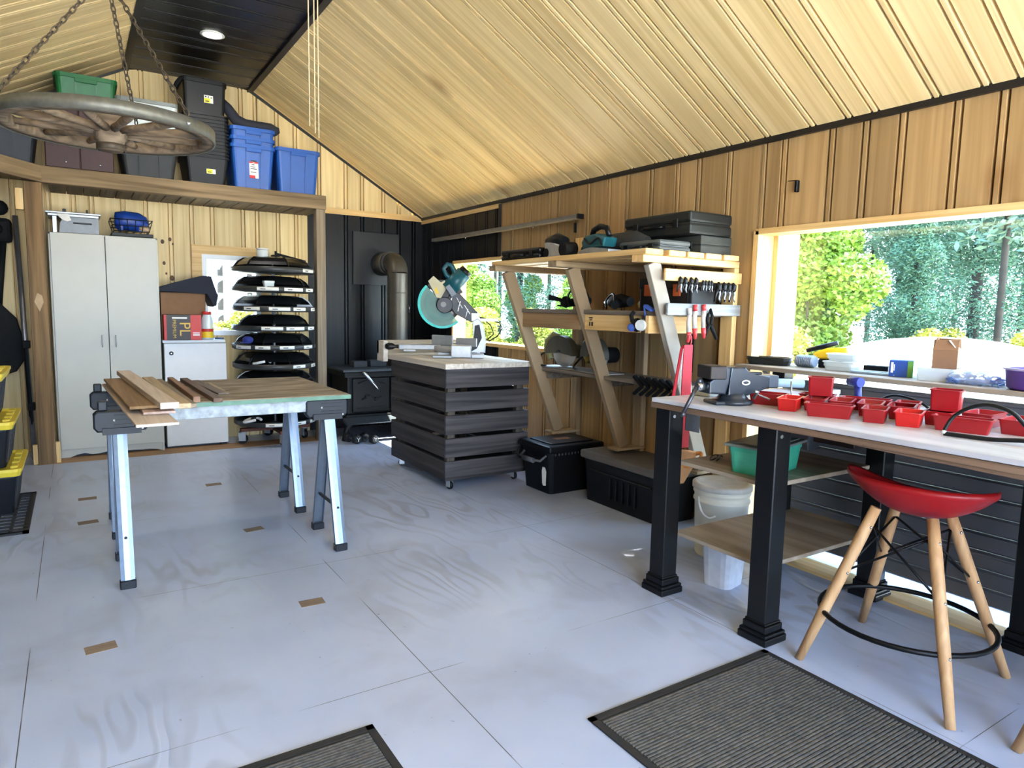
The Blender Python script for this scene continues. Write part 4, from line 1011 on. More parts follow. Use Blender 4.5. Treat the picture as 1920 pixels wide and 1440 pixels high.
# middle shelf
ZM = 1.316
t = thing('angle_grinder', 'black angle grinder with cord at the left of the middle shelf', 'grinder', (2.84, 3.63, ZM), 1.5)
part('body', G().tube([(-.12, 0, .06), (0, 0, .05), (.1, 0, .045)], [.032, .03, .026], 12).sphere((.14, 0, .05), .04, 12), blackmatte, t)
part('guard', G().cyl((.14, 0, .02), (.14, 0, .03), .06, n=20), blackmatte, t)
part('side_handle', G().tube([(.14, .03, .06), (.16, .09, .075), (.17, .12, .08)], [.012, .017, .02], 10), blackmatte, t)
part('cord', G().tube(sp([(-.12, 0, .06), (-.16, .03, .1), (-.1, .06, .14), (.0, .05, .13), (.06, .04, .07), (.02, .05, .02)]), .006, 8), black, t)
t = thing('drill', 'black corded drill lying behind the middle brace on the shelf', 'drill', (2.92, 3.3, ZM), 1.4)
part('body', G().tube([(-.13, 0, .055), (-.02, 0, .06), (.08, 0, .055), (.12, 0, .05)], [.03, .045, .04, .022], 12), black, t)
part('grip', G().tube([(-.04, .03, .05), (-.1, .08, .035), (-.14, .12, .03)], [.026, .024, .026], 10), black, t)
part('chuck', G().cyl((.12, 0, .05), (.17, 0, .048), .02, .014, n=14), chrome, t)
part('cord', G().tube(sp([(-.14, .12, .03), (-.1, .1, .09), (0, .06, .1), (.08, .05, .06), (.04, .07, .012)]), .006, 8), black, t)
solo('tool_grip', G().tube([(3.1, 3.3, ZM+.04), (3.1, 3.22, ZM+.045), (3.1, 3.14, ZM+.03)], [.025, .03, .022], 10), M('mustard_plastic', s(190, 170, 70), .5), 'yellow tool handle lying behind the black drill on the shelf', 'tool')
t = thing('toolbox', 'black toolbox with two orange latches on the middle rack shelf', 'toolbox', (3.1, 2.98, ZM))
part('box', G().box((-.12, -.2, 0), (.12, .2, .135), .006), M('dark_toolbox', s(34, 27, 24), .6), t)
part('lid', G().box((-.128, -.208, .135), (.128, .208, .2), .01), M('dark_toolbox', s(34, 27, 24)), t)
org = M('orange_latch', s(196, 92, 44), .5)
for k in (-1, 1): part('latch', G().box((-.136, k*.12-.03, .09), (-.126, k*.12+.03, .16), .003), org, t)
solo('drill_box', G().box((2.98, 2.75, ZM), (3.16, 2.775, ZM+.13), .004), M('black_board', s(40, 42, 44), .6), 'thin black board standing behind the small clamps', 'board')
# lower shelf: two circular saws
olive = M('olive_grey_casting', s(84, 82, 72), .45, .3)
mus = M('yellow_handle', s(196, 164, 62), .45)
for i, (y, x, rz, lb, hm) in enumerate(((4.05, 3.06, 1.75, 'circular saw with olive handle at the left of the lower shelf', M('olive_handle', s(150, 148, 96), .5)), (3.66, 3.06, 1.45, 'circular saw with yellow handle behind the middle brace', mus))):
    t = thing('circular_saw', lb, 'saw', (x, y, .883), rz); t.scale = (1.3, 1.3, 1.2)
    part('base_plate', G().box((-.15, -.07, 0), (.14, .08, .006), .002), alu, t)
    part('upper_guard', G().prism(sector(.02, .105, -.1, PI+.15), -.0, .05, 'y', mat=T(0, 0, .095)), olive, t)
    part('blade', G().cyl((0, -.006, .095), (0, -.002, .095), .09, n=30), chrome, t)
    part('motor', G().cyl((0, -.006, .1), (0, -.11, .1), .05, .045, n=20), blackmatte if i else olive, t)
    part('handle', G().tube([(.05, -.02, .18), (.1, -.02, .2), (.15, -.02, .16), (.16, -.02, .1), (.12, -.02, .05)], [.02, .022, .021, .019, .018], 10), hm, t)
    part('cord', G().tube(sp([(.12, -.02, .05), (.19, -.03, .08), (.2, .02, .03), (.15, .06, .012), (.05, .1, .014)]), .006, 8), black, t)
# strip light on the wall
t = thing('strip_light', 'long grey metal strip fixture on the wall above the rear window', 'light fixture', (3.25, 5.4, 2.0))
part('channel', G().box((-.025, -1.24, 0), (.03, 1.26, .034), .003), M('galvanised_grey', s(128, 126, 122), .4, .5), t)
part('end_cap', G().box((-.028, -1.256, -.002), (.032, -1.236, .036), .003), black, t)
part('bracket', G().box((.03, -.9, .01), (.063, -.86, .03)).box((.03, .8, .01), (.063, .84, .03)), alu, t)
part('clip', G().sphere((0, -.62, -.006), .009, 8), chrome, t); part('clip', G().sphere((0, .55, -.006), .009, 8), chrome, t)
solo('wall_peg', G().box((3.29, 2.335, 1.968), (3.315, 2.352, 2.03), .003).tube([(3.3, 2.35, 2.03), (3.3, 2.4, 2.034)], .002, 6), black, 'small black peg on the boards above the big window', 'peg')
solo('wall_peg', G().box((3.292, 4.27, 1.91), (3.313, 4.285, 1.985), .003), black, 'small black peg on the boards under the strip light end', 'peg')
solo('wall_slot_bar', G().box((3.295, 3.02, .93), (3.313, 3.035, 1.2), .002), blackmatte, 'thin black bar hanging on the boards under the middle shelf', 'bar')
# black crates on the floor below the rack
t = thing('storage_chest', 'black plastic trunk with rope handle and white sticker by the cart', 'trunk', (3.01, 3.99, 0))
trunk = M('black_trunk_plastic', s(13, 13, 15), .42, spec=.3)
part('body', G().tub(.47, .36, .3, .9, .006, .04, rim=.006), trunk, t)
ld = part('lid', G().box((-.25, -.2, .3), (.25, .2, .352), .014).box((-.19, -.14, .352), (.19, .14, .362), .006), trunk, t)
part('lid_label', G().box((-.06, -.03, .362), (.07, .03, .3632)), card, ld)
g = G()
for k in range(14): g.box((-.2+k*.029, -.204, .285), (-.19+k*.029, -.196, .30), .002)
part('lid_teeth', g, M('grey_tooth', s(70, 70, 72), .5), t)
part('handle', G().tube([(-.24, .13, .27), (-.28, .12, .24), (-.29, .0, .235), (-.28, -.13, .245), (-.235, -.14, .28)], .009, 8).cyl((-.29, -.06, .236), (-.29, .07, .236), .018, n=12), M('grey_rope', s(86, 86, 88), .6), t)
part('latch_ring', G().tube([(-.26+.02*math.cos(a), .16, .25+.035*math.sin(a)) for a in [k*PI/5 for k in range(10)]], .005, 6, closed=True), black, t)
part('sticker', G().prism([(-.03, .06), (.0, .055), (.012, .07), (.02, .16), (.012, .19), (-.018, .19), (-.034, .16)], -.2275, -.226, 'x', mat=T(0, -.06, 0) @ Matrix.Shear('XZ', 4, (0, 0)) if False else T(.0, -.1, 0)), lab, t)
t = thing('storage_chest', 'long low black chest with grey dusty lid beside the bench leg', 'trunk', (3.135, 3.28, 0))
part('body', G().tub(.36, .76, .29, .93, .006, .04, rim=.006), trunk, t)
part('lid', G().box((-.195, -.4, .29), (.18, .4, .348), .016), M('dusty_grey_lid', s(96, 92, 88), .65, var=.12, scale=8), t)
g = G()
for k in range(5): g.box((-.187, -.16+k*.06, .06), (-.17, -.15+k*.06, .2), .003)
g.box((-.19, -.3, .215), (-.17, .3, .228), .003)
part('moulded_ribs', g, trunk, t)
part('rope_handle', G().tube([(-.1, .37, .2), (-.1, .42, .17), (-.08, .43, .1), (-.06, .38, .06)], .008, 8), M('pale_rope', s(150, 140, 110), .8), t)
# ---------------------------------------------------------------- trestles, table board and loose boards
plas = M('trestle_plastic', s(24, 27, 33), .45, spec=.35)
steel = M('trestle_steel', s(122, 136, 154), .34, .6, .08, 30)
for i, (yc, lb) in enumerate(((3.68, 'nearer folding trestle with steel legs under the work board'), (4.46, 'farther folding trestle with steel legs under the work board'))):
    t = thing('trestle', lb, 'trestle', (.655, yc, 0), 0, 'trestles under the board')
    part('crossbar', G().box((-.42, -.02, .735), (.42, .02, .80), .003), M('white_painted_bar', s(158, 164, 166), .5, var=.3, scale=30), t)
    for sx in (-1, 1):
        x = sx*.5
        h = part('head', G().prism([(-.1, .70), (.1, .70), (.115, .72), (.115, .785), (.1, .80), (-.1, .80), (-.115, .785), (-.115, .72)], -.03, .03, 'y', mat=T(x*.98, 0, 0), bev=.008)
                 .prism([(-.08, .69), (.08, .69), (.08, .72), (-.08, .72)], -.045, .045, 'y', mat=T(x*.98, 0, 0)), plas, t)
        part('head_rib', G().box((x*.98-.03, -.036, .73), (x*.98+.08, -.03, .736)).box((x*.98-.03, -.036, .752), (x*.98+.08, -.03, .758)).box((x*.98-.03, -.036, .774), (x*.98+.08, -.03, .78)), plas, h)
        part('rivet', G().sphere((x*.98+.085, -.031, .712), .006, 8).sphere((x*.98-.03, -.031, .755), .006, 8), white, h)
        if sx < 0: part('stop_peg', G().box((x*.98-.095, -.02, .8), (x*.98-.055, .02, .845), .006), plas, h)
        for sy in (-1, 1):
            lg = G()
            p, q2 = V((x, sy*.02, .71)), V((x, sy*.205, .03))
            d = (q2-p).normalized(); nrm = V((0, -d.z, d.y))*(1 if sy < 0 else 1)
            m = Matrix(((1, d.x, 0, p.x), (0, d.y, -d.z, p.y), (0, d.z, d.y, p.z), (0, 0, 0, 1)))
            Ln = (q2-p).length
            lg.prism([(-.029, .012), (-.029, -.012), (-.012, -.016), (.012, -.016), (.029, -.012), (.029, .012), (.026, .012), (.026, -.009), (.011, -.013), (-.011, -.013), (-.026, -.009), (-.026, .012)], 0, Ln, 'z',
                     mat=m @ Matrix(((1, 0, 0, 0), (0, 0, 1, 0), (0, 1 if sy < 0 else -1, 0, 0), (0, 0, 0, 1))))
            l = part('leg', lg, steel, t)
            part('foot', G().box((x-.033, sy*.205-.022, 0), (x+.033, sy*.205+.022, .04), .004), plas, l)
            part('pin', G().cyl((x, sy*.15-.02, .225), (x, sy*.15+.02, .225), .007, n=8), black, l)
        part('spreader', G().beam((x, -.15, .225), (x, .15, .225), .012, .02), plas, t)
tb = wood('scuffed_work_board', s(104, 93, 78), s(168, 154, 134), 'x', 14, 2.2, .8, .3)
t = thing('work_board', 'scuffed board table top with green edge lying on two trestles', 'table top', (.79, 4.14, .80))
part('board', G().box((-.475, -.52, 0), (.475, .5, .026), .004), tb, t)
part('green_edge', G().box((-.476, -.523, .001), (.476, -.5195, .022)).box((.4755, -.52, .001), (.479, .5, .022)), M('green_edge_paint', s(96, 132, 112), .6, var=.2), t)
raw = lambda n, a, b: wood(n, a, b, 'y', 10, 14, .6, .15)
lb1, lb2, lb3, lb4 = raw('pale_offcut', s(196, 178, 160), s(220, 204, 188)), raw('brown_offcut', s(128, 98, 62), s(160, 128, 88)), raw('dark_strip', s(82, 62, 48), s(116, 90, 72)), raw('tan_strip', s(160, 138, 104), s(190, 168, 132))
def stick(label, p, q_, w, h, mat, grp='loose boards on the trestle table'):
    return solo('loose_board', G().beam(p, q_, w, h, bev=.002), mat, label, 'board', grp)
stick('wide pale board lowest at the left end of the trestles', (.27, 3.12, .806), (.2, 4.75, .809), .16, .012, lb1)
stick('wide brown board on the left end, under the thick pale board', (.262, 3.44, .838), (.205, 4.75, .838), .15, .014, lb2)
stick('short thin pale board beneath the wide brown board', (.30, 3.36, .821), (.28, 4.2, .821), .13, .012, raw('rosy_offcut', s(176, 146, 130), s(200, 172, 156)))
stick('thick pale plank on top of the boards at the left', (.335, 3.3, .859), (.245, 4.95, .859), .075, .028, lb1)
stick('tan rounded strip just right of the thick pale plank', (.405, 3.4, .84), (.36, 4.7, .84), .06, .024, lb4)
stick('narrow greyish strip right of the tan rounded strip', (.445, 3.42, .837), (.415, 4.6, .837), .03, .02, raw('grey_strip', s(120, 106, 88), s(150, 134, 112)))
stick('brown square batten with a notch in the middle of the strips', (.485, 3.6, .841), (.475, 4.6, .841), .032, .03, raw('reddish_batten', s(126, 94, 74), s(156, 120, 96)))
stick('dark moulding strip ending with a white tip near the front', (.575, 3.56, .837), (.55, 4.6, .837), .042, .022, lb3)
stick('flat dark strip lying right of the dark moulding', (.65, 3.85, .832), (.60, 4.55, .832), .055, .01, raw('dull_strip', s(92, 78, 66), s(124, 106, 90)))
stick('shortest light strip, rightmost on the board', (.67, 3.95, .831), (.66, 4.4, .831), .02, .008, lb4)
solo('yellow_cord', G().tube(sp([(.62, 3.9, .79), (.66, 3.85, .765), (.72, 3.85, .755), (.78, 3.86, .775), (.82, 3.9, .79)]), .008, 8), M('yellow_brown_rope', s(190, 160, 90), .7), 'short yellow rope loop hanging under the work board', 'rope')

# ---------------------------------------------------------------- workbench on black posts
pt = M('black_painted_post', s(13, 13, 14), .4, spec=.3)
bt = wood('worn_bench_top', s(176, 174, 178), s(208, 208, 214), 'y', 6, 6, .34, .12)
edge = wood('plywood_edge', s(96, 74, 58), s(128, 102, 82), 'y', 10, 20, .7, .2)
t = thing('workbench', 'long workbench with worn plywood top on square black posts', 'workbench', (2.76, 1.0, 0))
B = lambda x, y, z: (x-2.76, y-1.0, z)
part('top', G().box(B(2.242, -.45, .898), B(3.22, 2.285, .917), .002), bt, t)
part('under_layer', G().box(B(2.242, -.45, .872), B(3.22, 2.29, .896), .002), edge, t)
def post(x, y, base=True, top=.872):
    pp = part('post', G().box(B(x-.045, y-.045, .02), B(x+.045, y+.045, top), .004), pt, t)
    g = G()
    for (r, z0, z1) in ((.068, 0, .03), (.064, .03, .045), (.055, .045, .075), (.05, .075, .085)):
        g.box(B(x-r, y-r, z0), B(x+r, y+r, z1), .005)
    part('post_base', g, pt, pp)
    part('fixing_tab', G().cyl(B(x-.02, y-.046, top-.03), B(x-.02, y-.05, top-.03), .008, n=10), chrome, pp)
for (x, y) in ((2.295, 2.218), (2.305, 1.665), (3.115, 2.2), (3.115, 1.68), (3.14, 1.06), (2.3, .3), (3.14, .3), (2.3, -.35), (3.14, -.35)): post(x, y)
shf = wood('dusty_shelf_board', s(140, 126, 108), s(172, 158, 140), 'y', 6, 6, .65, .12)
part('middle_shelf', G().box(B(2.345, 1.70, .608), B(3.07, 2.20, .627), .002), shf, t)
part('lower_shelf', G().box(B(2.345, 1.70, .268), B(3.2, 2.205, .286), .002), shf, t)
part('corner_bracket', G().box(B(2.34, 2.16, .775), B(2.37, 2.163, .872)).box(B(2.34, 2.08, .775), B(2.343, 2.163, .872)), chrome, t)
splint = part('splinter', G().prism([(-.9, .874), (.4, .874), (.25, .868), (.05, .864), (-.2, .859), (-.5, .866)], -.514, -.5, 'x'), edge, t)
# sill shelf under the big window
sl = wood('sill_board', s(132, 118, 100), s(160, 146, 128), 'y', 8, 10, .5, .15)
t = thing('window_shelf', 'narrow shelf board running along the big window over the bench', 'shelf', (3.4, 1.1, 0))
part('board', G().box((-.205, -1.5, 1.0), (.235, 1.5, 1.023), .003), sl, t)
part('upright', G().box((-.16, 1.2, .917), (-.08, 1.28, 1.0), .003), pt, t)
part('upright', G().box((-.16, -.1, .917), (-.08, -.02, 1.0), .003), pt, t)
part('strut', G().beam((-.13, 1.36, .995), (-.10, 1.27, .92), .012, .02), alu, t)
# vice
vb = M('vice_black_enamel', s(44, 50, 58), .25, .2, .08)
t = thing('bench_vice', 'black bench vice bolted on the left end of the workbench', 'vice', (2.43, 1.98, .917), -.35)
part('base', G().lathe([(0, 0), (.085, 0), (.09, .006), (.09, .016), (.07, .022), (.06, .035), (.055, .05), (0, .05)], n=28).box((-.11, -.06, 0), (.03, .06, .016), .006), vb, t)
part('fixed_body', G().prism([(-.05, .04), (.05, .04), (.075, .06), (.15, .075), (.15, .125), (.09, .13), (.04, .135), (.03, .165), (-.04, .165), (-.045, .1)], -.05, .05, 'x', mat=RZ(-PI/2), bev=.008), vb, t)
part('moving_jaw', G().prism([(-.14, .05), (-.06, .045), (-.045, .1), (-.04, .165), (-.065, .168), (-.075, .135), (-.14, .1)], -.05, .05, 'x', mat=RZ(-PI/2), bev=.008), vb, t)
part('jaw_block', G().box((-.145, -.06, .112), (-.066, .06, .17), .004), M('rusty_jaw', s(46, 38, 34), .5, .4, .2), t)
part('anvil', G().box((.03, -.035, .13), (.12, .035, .142), .004), vb, t)
part('slide', G().box((.1, -.04, .07), (.2, .04, .128), .006), M('slide_grey', s(70, 76, 84), .4, .5), t)
part('badge', G().tube([(.03+.018*math.cos(a), -.0525, .098+.009*math.sin(a)) for a in [k*PI/6 for k in range(12)]], .003, 6, closed=True), lab, t)
sc = part('screw', G().cyl((-.14, 0, .078), (-.175, 0, .078), .02, n=16), chrome, t)
part('handle', G().cyl((-.165, .0, .095), (-.25, -.035, -.035), .009, n=12).sphere((-.163, .0, .1), .016, 10).sphere((-.252, -.036, -.04), .012, 10), M('handle_steel', s(78, 78, 82), .35, .7), sc)
part('swivel_lock', G().tube([(.06, -.07, .03), (.07, -.085, .06), (.05, -.09, .065)], .007, 8).beam((.07, -.09, .05), (.12, -.1, .03), .012, .008), chrome, t)
# red bins
rb = M('red_bin_plastic', s(150, 22, 28), .28, var=.06)
rbb = M('bright_red_bin_plastic', s(196, 28, 26), .28, var=.05)
ZB = .9175
LBX = ['small red bin at the front left of the bins', 'long shallow red bin in the front row, left', 'small red bin in the front row right of the long one', 'bright red small bin at the front, middle of the row',
       'first small red bin behind the left long bin', 'second small red bin behind the left long bin', 'third small red bin behind the left long bin', 'fourth small red bin behind the left long bin',
       'long shallow red bin in the front row, right, behind the cable', 'red bin behind the right long bin', 'red bin right of the long bin, under the cable', 'red bin at the right edge of the picture on the bench',
       'long red bin behind the vice', 'red bin under the tall left box in the rear row', 'long thin red bin in the rear row', 'red bin at the rear, right of the long thin one', 'red bin under the tall right box']
BN = [(2.495, 1.74, .087, .13, -1.15), (2.47, 1.545, .186, .07, -1.12), (2.525, 1.395, .09, .11, -1.15), (2.555, 1.285, .095, .11, -1.2),
      (2.60, 1.69, .089, .13, -1.13), (2.635, 1.595, .09, .13, -1.15), (2.675, 1.497, .092, .13, -1.16), (2.715, 1.395, .1, .13, -1.18),
      (2.60, 1.125, .193, .07, -1.3), (2.80, 1.15, .108, .13, -1.5), (2.745, 1.005, .107, .14, -1.5), (2.74, .885, .097, .14, -1.5),
      (2.56, 1.89, .16, .1, -1.2), (2.735, 1.77, .15, .1, -1.15), (2.80, 1.59, .2, .08, -1.2), (2.85, 1.44, .092, .12, -1.2), (2.70, 1.245, .1, .12, -1.35)]
for i, (x, y, w, d, a) in enumerate(BN):
    if 4 <= i < 8 or i in (0, 2, 3, 9, 10, 11): x, y, d = x+.02*math.cos(a+PI/2), y+.02*math.sin(a+PI/2), d+.04
    b = thing('parts_bin', LBX[i], 'bin', (x, y, ZB), a, 'red parts bins on the bench')
    part('body', G().tub(w*.96-.006, d*.96-.006, .052, .86, .0025, .008, rim=.004, rim_h=.004), rbb if i in (0, 3) else rb, b)
for (x, y, a, lb) in ((2.70, 1.735, -1.0, 'tall red box standing on the left rear bins'), (2.725, 1.24, -1.25, 'tall red box standing on the right rear bin')):
    b = thing('parts_bin', lb, 'bin', (x, y, ZB+.053), a, 'red parts bins on the bench')
    part('body', G().tub(.1, .085, .078, .93, .0025, .008, rim=.004, rim_h=.004), rb, b)
solo('foam_tube', G().tube([(2.70, 2.13, ZB+.068), (2.93, 1.975, ZB+.068)], .021, 16), M('pale_blue_foam', s(148, 170, 182), .6), 'pale blue grey tube lying behind the vice', 'tube')
solo('drill_driver', G().tube([(2.86, 1.70, ZB+.11), (2.84, 1.64, ZB+.11)], .022, 10).tube([(2.85, 1.66, ZB+.1), (2.85, 1.65, ZB)], .016, 8), M('dark_blue_tool', s(30, 46, 130), .4), 'blue driver standing behind the tall left red box', 'driver')
solo('screwdriver', G().tube([(2.78, 1.93, ZB), (2.80, 1.95, ZB+.085)], [.004, .004], 6), chrome, 'thin steel rod leaning behind the pale tube', 'rod')
solo('parts_box', G().tub(.11, .08, .05, .92, .002, .008, rim=.003).xf(T(2.95, 1.87, ZB)), clearp, 'clear plastic box behind the left red bins', 'box')
solo('steel_sheet', G().box((2.5, 2.17, ZB), (2.8, 2.27, ZB+.03), .003), M('pale_sheet', s(196, 200, 198), .35), 'pale flat sheet lying at the rear left corner of bench', 'sheet')
solo('wire_bundle', G().tube(sp([(2.9, 1.62, ZB+.01), (2.93, 1.55, ZB+.06), (2.95, 1.45, ZB+.045), (2.96, 1.4, ZB+.01)]), .006, 8), black, 'thin dark cable behind the rear red bins', 'cable')
t = thing('power_cable', 'thick black cable looping over the right end of the red bins', 'cable', (2.5, 1.0, ZB))
part('loop', G().tube(sp([(-.05, .115, .008), (-.045, .112, .03), (-.03, .095, .07), (-.02, .05, .105), (-.01, 0, .117), (-.005, -.06, .1), (0, -.1, .06), (.0, -.14, .03), (.01, -.2, .01)]), .0065, 8), black, t)
part('tail', G().tube(sp([(-.05, .115, .008), (-.04, .06, .008), (-.02, -.02, .008), (.0, -.1, .016), (.0, -.16, .016), (0, -.3, .01)]), .0075, 8), black, t)
part('tie', G().sphere((-.05, .115, .012), .009, 8), white, t)
# things on the sill shelf
ZS = 1.0235
sg = M('sill_black_case', s(22, 24, 20), .4)
t = thing('tool_tray', 'rounded black tool tray at the left end of the window shelf', 'tray', (3.36, 2.49, ZS), -1.2)
part('body', G().tub(.24, .1, .045, .9, .01, .03, rim=.004), sg, t)
part('liner', G().box((-.1, -.04, .03), (.1, .04, .04), .004), M('grey_liner', s(130, 134, 138), .4), t)
solo('knob', G().lathe([(0, 0), (.018, 0), (.012, .02), (.02, .03), (.012, .045), (0, .048)], (3.44, 2.545, ZS), 14), alu, 'small metal knob at the left corner of the window shelf', 'knob')
g = G()
for k in range(9): g.lathe([(.03, -.004), (.034, 0), (.03, .004)], n=20, mat=T(3.41, 2.335-k*.011, ZS+.034) @ RX(PI/2))
g.cyl((3.41, 2.345, ZS+.034), (3.41, 2.235, ZS+.034), .029, n=20)
solo('ribbed_hose_end', g, M('blue_grey_ribbed', s(140, 152, 168), .35, .3), 'ribbed grey hose end next to the black tool tray', 'hose')
t = thing('cordless_tool', 'yellow and black cordless tool standing behind the ribbed hose end', 'power tool', (3.5, 2.2, ZS), -1.25)
part('body', G().prism([(-.09, .05), (.03, .045), (.09, .09), (.08, .12), (-.02, .11), (-.09, .08)], -.025, .025, 'y', bev=.01), M('tool_yellow', s(240, 190, 30), .4), t)
part('rubber_grip', G().tube([(-.13, 0, .09), (-.05, 0, .115), (.03, 0, .14)], [.012, .014, .012], 8), black, t)
part('battery', G().box((-.06, -.03, 0), (.06, .03, .05), .008), black, t)
for (y, x, h, lb) in ((2.07, 3.4, .05, 'stack of clear plastic tubs on the window shelf'), (2.055, 3.405, .04, 'upper clear tub of the stack on the window shelf')):
    z = ZS if h == .05 else ZS+.051
    b = thing('clear_tub', lb, 'tub', (x, y, z), -1.5, 'clear tubs on the shelf')
    part('body', G().tub(.16, .1, h-.008, .9, .002, .02, rim=.004), clearp, b); part('lid', G().box((-.084, -.054, h-.008), (.084, .054, h), .003), glass('frosted_lid', (.85, .9, .92, 1), .3, .3), b)
solo('black_box', G().box((-.06, -.025, 0), (.06, .025, .026), .003).xf(T(3.43, 1.9, ZS+.014) @ RZ(-1.45)), black, 'flat black box between clear tubs and the blue carton', 'box')
solo('zip_bag', G().box((-.12, -.04, 0), (.1, .04, .013), .005).xf(T(3.36, 1.86, ZS) @ RZ(-1.5)), M('silver_bag', s(150, 164, 176), .25, .3, bump=.4, scale=60), 'silvery zip bag lying in front of the flat black box', 'bag')
t = thing('blue_carton', 'small blue and green carton on the window shelf', 'box', (3.38, 1.755, ZS), -1.15)
part('carton', G().box((-.05, -.045, 0), (.05, .045, .08), .002), M('carton_blue', s(28, 70, 150), .45), t)
part('green_panel', G().box((.028, -.0455, .001), (.051, .0455, .079)), M('carton_green', s(96, 150, 60), .45), t)
part('side_panel', G().box((.0505, -.045, .001), (.052, .045, .079)), M('carton_aqua', s(130, 214, 214), .45), t)
part('print', G().box((-.042, -.0465, .02), (-.032, -.0452, .07)).box((-.03, -.0465, .03), (-.026, -.0452, .06)), lab, t)
t = thing('open_carton', 'brown open carton with raised flaps on the window shelf', 'box', (3.40, 1.565, ZS+.02), -1.3)
part('carton', G().tub(.1, .085, .12, 1.0, .003, .002, rim=0, rim_h=.002), card, t)
part('flap', G().box((-.05, -.002, 0), (.05, .002, .06), mat=T(0, .043, .12) @ RX(.5)), card, t)
part('flap', G().box((-.002, -.04, 0), (.002, .04, .06), mat=T(-.05, 0, .12) @ RY(.25)), card, t)
part('flap', G().box((-.002, -.04, 0), (.002, .04, .06), mat=T(.05, 0, .12) @ RY(-.7)), lab, t, 'white inner flap')
part('flap', G().box((-.05, -.002, 0), (.05, .002, .05), mat=T(0, -.043, .12) @ RX(-.35)), card, t)
b = thing('clear_tray', 'clear tray with purple lining in front of the open carton', 'tray', (3.33, 1.56, ZS), -1.45)
part('body', G().tub(.16, .1, .06, .92, .002, .01, rim=.003), clearp, b)
part('lining', G().box((-.05, -.04, .004), (.05, .03, .035), .01), M('lilac_lining', s(160, 150, 214), .5), b)
rn = random.Random(4); g = G()
for k in range(150):
    x, y = rn.uniform(-.1, .1), rn.uniform(-.055, .055); h = .055*(1-(x/.13)**2)*(1-(y/.09)**2)
    g.box((-.014, -.003, -.002), (.014, .003, .002), mat=T(x, y, rn.random()*h+.003) @ RZ(rn.random()*6) @ RX(rn.uniform(-.8, .8)) @ RY(rn.uniform(-.6, .6)))
b = thing('bag_of_clips', 'clear bag full of small blue clips beside the purple bowl', 'bag', (3.32, 1.40, ZS), -1.45)
part('clips', g, M('blue_clips', s(90, 116, 170), .4, var=.3), b, kind='stuff')
part('film', G().sphere((0, 0, .03), .1, 16, (1.15, .68, .36)), glass('bag_film', (.85, .9, .95, 1), .15, .7), b)
b = thing('purple_bowl', 'purple round bowl at the right end of the window shelf', 'bowl', (3.3, 1.17, ZS))
part('body', G().lathe([(0, .0), (.085, 0), (.1, .01), (.108, .08), (.112, .085), (.105, .088), (.1, .08), (.09, .012), (0, .006)], n=36), M('purple_plastic', s(78, 40, 120), .4), b)
part('rim', G().lathe([(.108, .08), (.118, .083), (.118, .09), (.104, .09), (.108, .08)], n=36), M('lilac_rim', s(176, 160, 196), .4), b)
# under the bench
t = thing('food_container', 'green plastic container with grey lid on the bench middle shelf', 'container', (2.55, 1.88, .628), .22)
part('body', G().tub(.34, .19, .115, .9, .003, .03, rim=.004), M('mint_green_plastic', s(64, 178, 150), .35), t)
part('lid', G().box((-.186, -.108, .115), (.186, .108, .128), .005).box((-.16, -.085, .128), (.16, .085, .133), .003), greylid, t)
wb_ = M('white_bucket_plastic', s(232, 228, 212), .4, var=.03)
t = thing('bucket', 'white plastic bucket with lid standing on the floor behind the bench post', 'bucket', (2.93, 2.42, 0))
part('body', G().lathe([(0, 0), (.125, 0), (.13, .01), (.143, .30), (.15, .302), (.15, .312), (.144, .315), (.146, .345), (.152, .347), (.152, .356), (.147, .36), (.148, .375)], n=40), wb_, t)
part('lid', G().lathe([(0, .388), (.12, .388), (.13, .398), (.152, .4), (.158, .395), (.158, .37), (.15, .368)], n=40), M('grey_white_lid', s(206, 204, 196), .5), t)
part('bail', G().tube(sp([(-.15, .03, .33), (-.175, .0, .3), (-.18, -.03, .26), (-.165, -.06, .24), (-.14, -.08, .25)]), .005, 8), lab, t)
g = G()
for k, wd in enumerate((.006, .006, .006, .012, .006, .006)):
    a = -2.25+k*.075
    g.box((.1395, -wd/2, .17), (.1415, wd/2, .20), mat=RZ(a))
    if k in (0, 2, 3): g.box((.1395, -.012, .196), (.1415, .008, .202), mat=RZ(a))
part('lettering', g, drk, t)
t = thing('waste_bin', 'white waste bin standing under the low bench shelf', 'bin', (2.62, 2.13, 0), .2)
part('body', G().tub(.2, .17, .24, .82, .003, .05, rim=.004), M('bluish_white_plastic', s(214, 220, 232), .4), t)
# tool belt hanging from the rack: red straps and leather pouches
rw = M('red_webbing', s(190, 26, 44), .6)
leather = M('tan_leather', s(186, 138, 92), .7, bump=.3)
t = thing('tool_belt', 'red tool belt suspenders with tan leather pouches hanging from the rack', 'tool belt', (2.74, 2.56, .5))
part('strap', G().prism([(-.022, .08), (.058, .08), (.052, .64), (-.012, .64)], -.006, .0, 'y'), rw, t)
part('strap', G().prism([(-.1, .09), (-.115, .12), (-.02, .62), (.0, .64), (-.012, .58), (-.085, .14)], .01, .016, 'y'), rw, t)
part('trim_edge', G().prism([(.054, .3), (.075, .3), (.053, .52)], .0, .006, 'y').prism([(-.024, .55), (-.014, .62), (-.034, .42)], -.004, .002, 'y'), lab, t, 'white strap edge')
part('hook', G().tube([(.035, 0, .63), (.045, 0, .655), (.045, 0, .68), (.03, 0, .695), (.01, 0, .695)], .004, 8), redt, t)
part('pouch', G().tube([(-.06, .0, .08), (-.08, .0, .02), (-.05, .0, -.08)], [.02, .05, .03], 12).prism([(-.09, .09), (.08, .06), (.09, .0), (.0, -.11), (-.07, -.11), (-.1, .0)], -.04, .0, 'y', bev=.008), leather, t)
